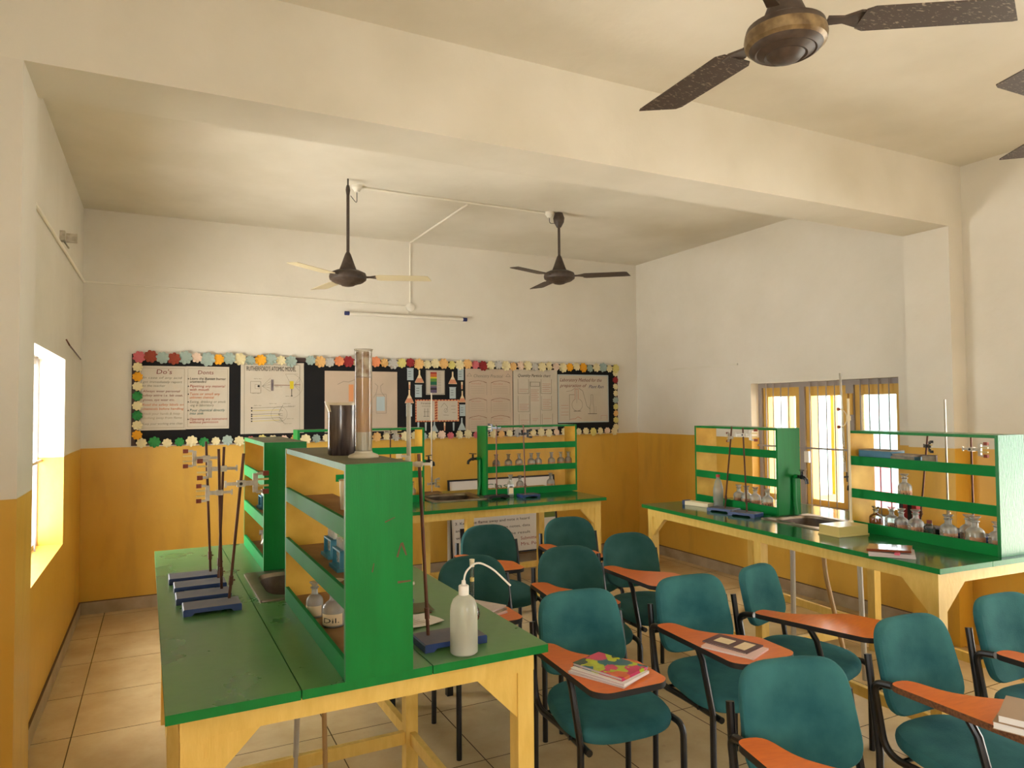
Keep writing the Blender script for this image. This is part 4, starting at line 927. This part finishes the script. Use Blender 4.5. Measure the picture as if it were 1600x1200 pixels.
# cut-out paper flasks and beakers
for (x0, x1, za, zb, ty) in [(2.234, 2.31, 2.092, 1.969, 'b'), (2.322, 2.415, 2.074, 1.944, 'f'), (2.253, 2.273, 1.951, 1.878, 't'), (2.215, 2.307, 1.872, 1.736, 'f'), (2.317, 2.398, 1.924, 1.796, 'b'), (2.222, 2.293, 1.723, 1.602, 'b'),
    (2.686, 2.779, 2.062, 1.934, 'f'), (2.785, 2.861, 2.097, 1.975, 'b'), (2.693, 2.771, 1.902, 1.783, 'b'), (2.826, 2.847, 1.957, 1.881, 't'), (2.8, 2.879, 1.863, 1.742, 'f'), (2.806, 2.878, 1.72, 1.599, 'b'), (2.789, 2.877, 1.58, 1.452, 'g'), (2.487, 2.57, 1.558, 1.44, 'g'),
    (2.346, 2.366, 1.541, 1.456, 'u'), (2.425, 2.445, 1.539, 1.454, 'u'), (2.632, 2.65, 1.536, 1.45, 't'), (2.731, 2.75, 1.534, 1.448, 'u')]:
    bm = bm_(); w, h = x1-x0, za-zb; cx = (x0+x1)/2; X = lambda u: cx+u*w-ox; Z = lambda v: zb+v*h-oz
    def poly(p, mi, y=-.0245): prism(bm, [(X(a), Z(b)) for a, b in p], 'y', y, y+.0015, mi)
    if ty == 'b':
        poly([(-.44, 0), (.44, 0), (.44, .9), (.5, 1), (-.5, 1), (-.44, .9)], 0)
        for k in range(3): poly([(-.3, .3+.2*k), (.1, .3+.2*k), (.1, .33+.2*k), (-.3, .33+.2*k)], 1, -.026)
        nm = 'paper_beaker'
    elif ty in 'fg':
        poly([(-.5, 0), (.5, 0), (.5, .06), (.09, .62), (.08, 1), (-.08, 1), (-.09, .62), (-.5, .06)], 0)
        poly([(-.46, .03), (.46, .03), (.44, .1), (.27, .36), (-.27, .36), (-.44, .1)], 2 if ty == 'f' else 0, -.026); nm = 'paper_flask'
    else:
        poly([(-.35, 0), (.35, 0), (.5, 1), (-.5, 1)], 0); 
        if ty == 't': poly([(-.3, .02), (.3, .02), (.34, .6), (-.34, .6)], 2, -.026)
        nm = 'paper_test_tube'
    mk(nm, bm, ['ltblue' if ty in 'bgu' else 'label_cream', 'ink', 'salmon'], bd, smooth=False)

# ---------------------------------------------------------------- posters pinned on the board
class Poster:
    def __init__(s, label, x0, x1, za, zb, paper, mats, lay=0, tilt=0):
        s.x0, s.x1, s.za, s.zb = x0, x1, za, zb; s.w, s.h = x1-x0, za-zb; s.bm = bm_(); s.mats = [paper]+mats; s.label = label; s.y = -.0250-.0025*lay; s.tilt = tilt
        nx, nz = 10, 8; g = []
        for i in range(nx+1):
            g.append([s.bm.verts.new((s.w*i/nx, .0012*math.sin(i*1.3+j*.8), -s.h*j/nz)) for j in range(nz+1)])
        for i in range(nx):
            for j in range(nz): s.bm.faces.new((g[i][j], g[i][j+1], g[i+1][j+1], g[i+1][j]))
    def m(s, name): return s.mats.index(name)
    def line(s, pts, name, t=.0035):
        for (a, b), (c, d) in zip(pts, pts[1:]):
            p, q = Vector((a*s.w, -b*s.h)), Vector((c*s.w, -d*s.h)); dd = (q-p)
            if dd.length < 1e-6: continue
            nn = Vector((-dd.y, dd.x)).normalized()*t/2; vs = [p+nn, q+nn, q-nn, p-nn]
            f = s.bm.faces.new([s.bm.verts.new((v.x, -.003, v.y)) for v in vs]); f.material_index = s.m(name)
    def rect(s, u0, v0, u1, v1, name, y=-.0028):
        f = s.bm.faces.new([s.bm.verts.new((a*s.w, y, -b*s.h)) for a, b in ((u0, v0), (u0, v1), (u1, v1), (u1, v0))]); f.material_index = s.m(name)
    def frame(s, u0, v0, u1, v1, name, t=.003): s.line([(u0, v0), (u1, v0), (u1, v1), (u0, v1), (u0, v0)], name, t)
    def circle(s, u, v, r, name, t=.003, a0=0, a1=2*PI, n=24): s.line([(u+r*math.cos(a0+(a1-a0)*i/n)/s.w, v+r*math.sin(a0+(a1-a0)*i/n)/s.h) for i in range(n+1)], name, t)
    def text(s, st, u, v, w, h, name, shear=.15, y=-.0032):
        write(s.bm, st, lambda a, b: (u*s.w+a, y, -v*s.h+b), w*s.w, h*s.h, s.m(name), shear)
    def done(s):
        me = mk('wall_poster', s.bm, s.mats, loc=(s.x0, YW+s.y, s.za), rot=(0, s.tilt, 0), smooth=False)
        return tag(me, s.label, 'poster')
P = Poster("handwritten white poster headed Do's, leftmost on the notice board", -.152, .212, 2.068, 1.512, 'paper', ['maroon', 'grey', 'ink', 'orange_ink', 'faint', 'brown_ink'])
P.frame(.04, .035, .96, .965, 'faint'); P.text("Do's", .36, .125, .33, .075, 'maroon', .1)
for v, st, w, c in ((.20, 'In case of any acid', .84, 'grey'), (.265, 'get immediately report', .84, 'grey'), (.325, 'to the teacher', .48, 'grey'), (.41, 'Always wear personal', .80, 'maroon'), (.475, 'safety attire i.e. lab coat,', .86, 'maroon'), (.545, 'gloves, eye wear etc.', .68, 'maroon'),
                    (.62, 'Read the safety labels on', .88, 'orange_ink'), (.685, 'chemicals before handling', .88, 'orange_ink'), (.76, 'Wash your hands & keep', .80, 'faint'), (.825, 'clothing away from flame', .84, 'faint'), (.915, 'Keep your working area clean', .86, 'grey')):
    P.text(st, .07, v, w, .036, c, .2)
P.done()
P = Poster('handwritten white poster headed Donts, beside the first one', .212, .564, 2.070, 1.516, 'paper', ['maroon', 'grey', 'ink', 'orange_ink', 'red', 'teal_ink'], 1)
P.frame(.04, .035, .96, .965, 'grey', .002); P.text('Donts', .27, .125, .36, .065, 'maroon', .1)
for v, st, w, c in ((.215, 'Leave the Bunsen burner', .84, 'ink'), (.262, 'unattended', .38, 'ink'), (.335, 'Pipetting any material', .82, 'red'), (.39, 'with mouth', .44, 'red'), (.46, 'Taste or smell any', .70, 'orange_ink'), (.515, 'unknown chemical', .56, 'orange_ink'),
                    (.585, 'Eating, drinking or smok', .84, 'grey'), (.64, '-ing in laboratory', .56, 'grey'), (.72, 'Pour chemical directly', .82, 'teal_ink'), (.77, 'into sink', .32, 'teal_ink'), (.86, 'Operating any instrument', .88, 'red'), (.91, 'without permission', .66, 'red')):
    P.text(st, .085, v, w, .042, c, .2)
for v in (.20, .32, .445, .57, .705, .845): P.circle(.05, v, .004, 'ink', .004, n=8)
P.done()
P = Poster("white poster titled Rutherford's atomic model with ray diagrams", .662, 1.222, 2.118, 1.462, 'paper', ['ink', 'grey', 'purple', 'yellow_ink', 'brown_ink'])
P.line([(.055, .03), (.055, 1)], 'grey', .003); P.line([(.93, .03), (.93, 1)], 'grey', .003); P.line([(.055, .03), (.93, .03)], 'grey', .003)
P.text("RUTHERFORD'S ATOMIC MODEL", .09, .12, .78, .065, 'ink', 0)
P.frame(.15, .27, .31, .43, 'grey'); P.frame(.22, .31, .29, .37, 'grey', .002); P.circle(.275, .335, .006, 'ink', .011, n=10)
for a in (.22, .27, .31, .36, .41): P.line([(.33, .335), (.46, a)], 'grey', .002)
for u in (.475, .49, .505): P.line([(u, .24), (u, .40)], 'purple', .004)
P.line([(.52, .32), (.77, .32)], 'brown_ink', .005); P.line([(.84, .31), (.94, .31)], 'brown_ink', .005); P.rect(.77, .26, .83, .37, 'yellow_ink'); P.line([(.80, .37), (.80, .47)], 'ink', .005); P.circle(.80, .47, .004, 'ink', .008, n=8)
P.circle(.77, .33, .115, 'grey', .002, -1.2, 1.3); P.line([(.77, .28), (.70, .16), (.90, .16)], 'grey', .002)
for a in (.2, .25, .35, .4): P.line([(.84, .32), (.93, a)], 'grey', .002)
for i, v in enumerate((.64, .68, .73, .755, .79, .825)): P.circle(.17, v, .004, 'ink', .007, n=8); P.line([(.18, v), (.60, v-.01)], 'yellow_ink' if i % 2 else 'grey', .003); P.line([(.60, v-.01), (.84, .625)] if i == 0 else [(.60, v-.01), (.66, v)], 'grey', .003)
P.circle(.60, .73, .072, 'grey', .002); P.circle(.60, .73, .007, 'ink', .003, n=8); P.line([(.60, .70), (.66, .60)], 'grey'); P.line([(.60, .77), (.68, .86)], 'grey')
for u, v in ((.2, .235), (.17, .44), (.20, .61), (.44, .585), (.66, .585), (.74, .62), (.72, .80), (.68, .87), (.53, .345), (.70, .48)): P.text('alpha rays', u, v, .12, .014, 'grey', 0)
P.done()
P = Poster('plain pinkish poster with an orange bar and faint flask sketch, behind the cylinder', 1.416, 2.134, 2.050, 1.46, 'paper_pink', ['orange_patch', 'faint', 'ltblue'])
P.rect(.32, .22, .385, .50, 'orange_patch'); P.line([(.17, .22), (.25, .17), (.32, .18), (.42, .13)], 'faint', .006); P.line([(.68, .20), (.72, .24), (.70, .36), (.66, .44)], 'faint', .005); P.line([(.80, .20), (.76, .24), (.77, .34), (.82, .42)], 'faint', .005)
P.rect(.70, .42, .82, .66, 'ltblue'); P.frame(.70, .38, .84, .70, 'faint', .004); P.line([(.45, .67), (.66, .67)], 'faint')
P.done()
P = Poster('small white chart of pH colours from red to purple', 2.438, 2.644, 2.075, 1.822, 'paper', ['red', 'orange_ink', 'yellow_ink', 'green_ink', 'dgreen', 'purple', 'grey', 'ink'])
for i, c in enumerate(('red', 'orange_ink', 'orange_ink', 'yellow_ink', 'green_ink', 'green_ink', 'dgreen', 'dgreen', 'grey', 'purple', 'ink', 'purple', 'purple')): P.rect(.23, .08+.065*i, .57, .08+.065*(i+1), c)
for i in range(13): P.line([(.62, .11+.065*i), (.80, .11+.065*i)], 'grey', .003)
P.frame(.03, .02, .97, .97, 'ink', .0025); P.done()
for x0, x1, lab, ty in ((2.323, 2.545, 'small white chart with red and yellow border, left of the pair', 0), (2.548, 2.800, 'small white chart with red and yellow border, right of the pair', 1)):
    P = Poster(lab, x0, x1, 1.772, 1.545, 'paper', ['red', 'yellow_ink', 'grey', 'ink', 'orange_patch'])
    for q in ((0, 0, 1, .055), (0, .945, 1, 1), (0, .055, .06, .945), (.94, .055, 1, .945)): P.rect(*q, 'orange_patch', -.0022)
    for k in range(7):
        P.rect(.03+.14*k, .0, .09+.14*k, .05, 'red'); P.rect(.06+.13*k, .95, .11+.13*k, 1, 'red'); P.rect(0, .1+.12*k, .05, .15+.12*k, 'red'); P.rect(.95, .12+.12*k, 1, .17+.12*k, 'red')
    if ty == 0:
        P.text('Titration', .25, .20, .5, .07, 'ink'); 
        for u in (.45, .6): P.line([(u, .4), (u, .75)], 'ink', .003); P.line([(u-.06, .75), (u+.06, .75)], 'ink', .004)
        P.line([(.40, .55), (.68, .55)], 'grey'); P.line([(.3, .3), (.75, .3)], 'grey')
    else:
        P.line([(.2, .35), (.35, .15), (.5, .35), (.4, .55)], 'grey'); P.circle(.42, .5, .02, 'grey'); P.line([(.3, .7), (.55, .72)], 'grey'); P.line([(.65, .3), (.85, .3)], 'ink', .002); P.line([(.65, .45), (.85, .45)], 'ink', .002); P.line([(.7, .6), (.85, .6)], 'ink', .002)
    P.done()
P = Poster('tall pinkish poster titled Chemistry Practical with six arched boxes', 2.875, 3.432, 2.098, 1.43, 'paper_pink', ['ink', 'redfaint', 'faint', 'brown_ink', 'grey'])
P.text('Chemistry Practical', .17, .135, .62, .05, 'grey', .25)
for u in (.03, .85):
    P.line([(u, .12), (u+.05, .07), (u+.1, .12), (u, .12)], 'grey')
for r in range(3):
    for c in range(2):
        u0, v0 = .07+.46*c, .20+.28*r; u1, v1 = u0+(.37 if c == 0 else .41), v0+.22
        P.line([(u0, v1), (u0, v0+.03), (u0+.08, v0), (u0+.2, v0-.015), (u1-.08, v0), (u1, v0+.03), (u1, v1)], 'faint', .003)
        P.line([(u0, v0+.02), (u0+.08, v0), (u0+.2, v0-.015), (u1-.08, v0), (u1, v0+.02)], 'brown_ink', .004)
        P.text(['Acid radical', 'Basic radical', 'Salt analysis', 'Preliminary', 'Flame test', 'Observation'][r*2+c], u0+.05, v0+.045, .2, .018, 'redfaint', 0)
        for k in range(4): P.line([(u0+.04, v0+.08+.035*k), (u1-.05, v0+.08+.035*k)], 'faint', .002)
P.done()
P = Poster('white poster with red-written flow boxes, second from the right', 3.438, 3.992, 2.102, 1.44, 'paper', ['ink', 'redfaint', 'faint', 'grey', 'red'], 1)
P.text('Quantity Particle chart', .10, .125, .74, .05, 'ink', .25)
for (u0, v0, u1, v1) in ((.10, .16, .34, .40), (.37, .20, .60, .95), (.62, .16, .86, .40), (.10, .44, .35, .70), (.63, .44, .86, .68), (.12, .74, .36, .96), (.64, .74, .88, .96)): P.line([(u0, v0), (u0, v1), (u1, v1), (u1, v0)], 'grey', .004)
P.frame(.38, .21, .59, .28, 'grey', .004)
for (u0, u1, v, n_) in ((.39, .57, .34, 7), (.13, .33, .33, 2), (.65, .84, .24, 5), (.13, .34, .58, 4), (.66, .84, .50, 6), (.15, .34, .84, 4), (.67, .85, .82, 1), (.42, .55, .82, 2)):
    for k in range(n_): P.line([(u0, v+.03*k), (u1-.03*(k % 2), v+.03*k)], 'redfaint', .0035)
P.done()
P = Poster('whiteboard sheet titled Laboratory Method with a round flask sketch, rightmost', 3.999, 4.684, 2.053, 1.508, 'paper', ['maroon', 'blue_ink', 'faint', 'grey', 'redfaint', 'ltblue', 'ink'], 0)
P.frame(.01, .01, .99, .99, 'ltblue', .012)
P.text('Laboratory Method for the', .04, .145, .82, .075, 'maroon', .35); P.text('preparation of', .04, .26, .52, .07, 'maroon', .35); P.text('Plant Rxn', .60, .28, .30, .07, 'blue_ink', .35)
P.circle(.37, .63, .07, 'grey', .004, -1.2, 4.3); P.line([(.33, .52), (.33, .30), (.39, .30), (.39, .52)], 'redfaint', .005); P.line([(.36, .3), (.36, .6)], 'grey', .003); P.line([(.22, .95), (.22, .42), (.32, .42)], 'grey', .005)
P.line([(.16, .35), (.25, .34), (.33, .28)], 'faint', .005); P.line([(.40, .28), (.48, .34), (.56, .66), (.62, .72)], 'grey', .005); P.line([(.30, .76), (.44, .76)], 'ink', .005); P.line([(.23, .93), (.33, .92), (.38, .88), (.45, .92)], 'redfaint', .005)
P.line([(.62, .82), (.62, .66), (.64, .60), (.64, .42), (.68, .42), (.68, .60), (.70, .68), (.70, .82)], 'grey', .004); P.line([(.58, .82), (.76, .82)], 'ink', .005); P.line([(.74, .80), (.74, .66)], 'faint')
for v in (.64, .70, .78, .84): P.line([(.06, v), (.20, v)], 'redfaint', .003)
P.line([(.84, .93), (.84, .86), (.96, .86), (.96, .93)], 'redfaint', .003); P.done()

# ---------------------------------------------------------------- banner propped behind the back bench
t = thing('printed_banner', 'large framed printed banner propped against the wall under the back bench', 'banner', (2.65, 6.64, .15), 0, rot=(-.12, 0, 0))
bw, bh = 1.26, .80
bm = bm_(); box(bm, 0, bw, 0, .02, 0, .018); box(bm, 0, bw, 0, .02, bh-.018, bh); box(bm, 0, .018, 0, .02, .018, bh-.018); box(bm, bw-.018, bw, 0, .02, .018, bh-.018); mk('banner_frame', bm, 'black_matte', t, smooth=False)
for fx in (.1, 1.13):
    bm = bm_(); box(bm, fx, fx+.03, -.005, .02, -.152, 0); mk('foot', bm, 'black_matte', t, smooth=False)
bm = bm_()
f = bm.faces.new([bm.verts.new(p) for p in ((.018, .01, .018), (bw-.018, .01, .018), (bw-.018, .01, bh-.018), (.018, .01, bh-.018))])
def bt(s, x, z, w, h, mi, sh=0): write(bm, s, lambda a, b: (x+a, .008, z+b), w, h, mi, sh)
bt('Class', .42, .685, .32, .055, 1)
for i, s in enumerate(('1. Take down the experiment based on a table', '    heating, cooling based on activities of', '2. Handle all the glass apparatus with care', '3. Keep the flame away and note it heard', '    and record all the reaction notes, data', '    write your own that. The result')):
    bt(s, .06, .555-.072*i, .86, .028, 2)
bt('Submitted To', .80, .13, .30, .035, 3); bt('Mrs. Pooja', .80, .07, .26, .035, 3)
def bq(x0, x1, z0, z1, mi):
    f = bm.faces.new([bm.verts.new(p) for p in ((x0, .009, z0), (x1, .009, z0), (x1, .009, z1), (x0, .009, z1))]); f.material_index = mi
bq(1.05, bw-.02, .34, .60, 4); bq(1.05, 1.14, .5, .58, 5); bq(.11, .30, .05, .30, 6)
mk('banner_sheet', bm, ['paper_white', 'dgreen', 'ink', 'red', 'banner_pic', 'blue_ink', 'black_matte'], t, smooth=False)

# ---------------------------------------------------------------- ceiling fans
BP = {True: .02, False: -.11}
def fan(label, x, y, zb, ang, blade, rod_top, big=False, R=.61, brown='fan_brown', lift=0):
    t = thing('ceiling_fan', label, 'ceiling fan', (x, y, H), 0)
    z = zb-H
    bm = bm_()
    if rod_top == 'cup': lathe(bm, [(0, -.0), (.035, -.005), (.05, -.05), (.045, -.085), (.02, -.13), (0, -.135)], 20, cap=False)
    else: tube(bm, [(0, 0, 0), (0, 0, -.06)], .006, 8); lathe(bm, [(.014, -.06), (.017, -.085), (.012, -.12)], 10)
    mk('ceiling_hook', bm, brown, t)
    bm = bm_(); tube(bm, [(0, 0, -.05), (0, 0, z+.10)], .0115, 12); mk('down_rod', bm, brown, t)
    bm = bm_(); lathe(bm, [(.014, z+.185), (.022, z+.17), (.05, z+.09), (.062, z+.06), (.062, z+.045), (0, z+.045)], 24, cap=False); mk('motor_canopy', bm, brown, t)
    bm = bm_(); k = .84 if big else 1
    lathe(bm, [(0, z+.05), (.09*k, z+.048), (.128*k, z+.03), (.134*k, z+.012)], 40, cap=False, mi=0)
    lathe(bm, [(.134*k, z+.012), (.136*k, z+.0), (.132*k, z-.018), (.12*k, z-.026)], 40, cap=False, mi=1)
    lathe(bm, [(.12*k, z-.026), (.112*k, z-.034), (.10*k, z-.04), (.094*k, z-.038), (.07*k, z-.05), (.062*k, z-.048), (.045*k, z-.062), (.02*k, z-.068), (0, z-.069)], 40, cap=False, mi=0)
    mk('motor_housing', bm, [brown, 'fan_gold' if big else brown], t)
    for i in range(3):
        a = ang+2*PI*i/3; mx = Matrix.Rotation(a, 4, 'Z') @ Matrix.Rotation(BP[big], 4, 'X')
        bm = bm_(); pts = [(.205, -.055), (.225, -.068), (.56, -.060), (.585, -.05), (R, .062), (R-.012, .066), (.23, .062), (.205, .045)]
        A, B = prism(bm, pts, 'z', z-.004, z)
        bmesh.ops.transform(bm, matrix=Matrix.Translation((0, 0, z+lift)) @ mx @ Matrix.Translation((0, 0, -z)), verts=bm.verts)
        b = mk('blade', bm, blade, t, smooth=False)
        bm = bm_(); prism(bm, [(.115, -.018), (.16, -.014), (.20, -.035), (.25, -.03), (.25, .03), (.20, .035), (.16, .014), (.115, .018)], 'z', z-.001, z+.006)
        bmesh.ops.transform(bm, matrix=Matrix.Translation((0, 0, z+lift)) @ Matrix.Rotation(a, 4, 'Z') @ Matrix.Rotation(-.1, 4, 'X') @ Matrix.Translation((0, 0, -z)), verts=bm.verts)
        mk('blade_bracket', bm, brown, b, smooth=False)
fan('ceiling fan with cream blades hanging on a long rod at left centre', 1.235, 5.12, 2.65, -.366, 'fan_cream', 'hook')
fan('dark brown ceiling fan above the middle of the back bench', 3.11, 5.235, 2.82, -.682, 'fan_brown', 'cup')
fan('large dust-speckled brown ceiling fan close to the camera at the top', 1.60, 1.41, 2.735, -.585, 'blade_dust', 'cup', big=True, R=.655, lift=.042)
fan('brown ceiling fan mostly beyond the right edge, only two blade tips showing', 3.328, 1.38, 2.86, -1.108, 'blade_dust', 'cup', big=True)

# ---------------------------------------------------------------- wiring and the tube light
def flat(name, pts, w, d, m, label, cat):
    bm = bm_()
    for a, b in zip(pts, pts[1:]):
        a, b = Vector(a), Vector(b); tube(bm, [a, b], w, 4)
    return tag(mk(name, bm, m, smooth=False), label, cat)
def conduit(a, b, label, r=.009):
    bm = bm_(); tube(bm, [a, b], r, 8); return tag(mk('cable_conduit', bm, 'conduit'), label, 'conduit')
zc = H-.009
conduit((1.36, 5.26, zc), (3.0, 5.27, zc), 'painted conduit running across the ceiling between the two far fans')
conduit((2.277, 5.31, zc), (2.277, 6.80, zc), 'painted conduit on the ceiling leading to the back wall')
conduit((2.277, YB-.009, 3.37), (2.277, YB-.009, 2.75), 'painted conduit dropping down the back wall to the round box')
conduit((XL+.01, YB-.009, 2.765), (2.24, YB-.009, 2.72), 'thin horizontal conduit along the back wall', .006)
conduit((XL+.009, 3.33, 2.72), (XL+.009, YB-.01, 2.765), 'conduit along the left wall above the window', .011)
for x, y, lab in ((1.335, 5.25, 'white ceiling rose beside the cream-bladed fan rod'), (3.03, 5.26, 'white ceiling rose beside the dark far fan')):
    t = thing('ceiling_rose', lab, 'ceiling rose', (x, y, H)); bm = bm_(); lathe(bm, [(0, 0), (.042, 0), (.04, -.02), (.026, -.034), (.02, -.05), (0, -.052)], 20, cap=False); mk('rose_body', bm, 'white_plastic', t)
    sg = -1 if x < 2 else 1
    bm = bm_(); tube(bm, fillet([(0, 0, -.05), (.0, 0, -.14 if sg < 0 else -.10), (sg*.06, -.05, -.10)], .03), .0025, 6); mk('fan_cable', bm, 'black_matte', t)
t = thing('junction_box', 'round white junction box on the back wall above the tube light', 'junction box', (2.277, YB, 2.715), rot=(PI/2, 0, 0))
bm = bm_(); lathe(bm, [(0, 0), (.045, 0), (.045, .02), (.04, .024), (.018, .026), (.015, .03), (0, .03)], 24, cap=False); mk('box_body', bm, 'white_plastic', t)
t = thing('tube_light', 'unlit fluorescent tube fixed on the back wall above the notice board', 'tube light', (2.246, YB-.04, 2.613), 0)
bm = bm_(); tube(bm, [(-.60, 0, 0), (.60, 0, 0)], .017, 14); mk('glass_tube', bm, 'white_plastic', t)
for x in (-.62, .62):
    bm = bm_(); tube(bm, [(x-.022, 0, 0), (x+.022, 0, 0)], .020, 12); box(bm, x-.012, x+.012, -.005, .04, -.012, .012); mk('tube_holder', bm, 'blue_ink', t)
bm = bm_(); box(bm, -.08, .08, .014, .036, -.012, .012); tube(bm, [(0, .02, .0), (.03, .03, .08)], .003, 6); mk('mounting_plate', bm, 'white_plastic', t, smooth=False)
t = thing('wall_bracket', 'small broken switch bracket on the left wall conduit', 'bracket', (XL, 5.33, 2.81)); bm = bm_(); box(bm, 0, .03, -.06, .02, -.03, .03); box(bm, .03, .09, .01, .02, -.03, .03); tube(bm, [(.02, 0, -.03), (.05, -.05, -.08)], .005, 6); mk('bracket_body', bm, 'clamp', t, smooth=False)
t = thing('wall_hook', 'thin bent wire rod on the left wall beside the window top', 'hook', (XL, 0, 0)); bm = bm_(); tube(bm, [(.01, 5.60, 2.17), (.03, 5.60, 2.13), (.01, 6.6, 2.10)], .005, 6); mk('wire', bm, 'rust_rod', t)
bm = bm_(); box(bm, XR-.012, XR, 5.18, 6.35, 2.085, 2.105); tag(mk('tube_batten', bm, 'ceiling', smooth=False), 'thin painted batten left on the right wall near the corner', 'batten')
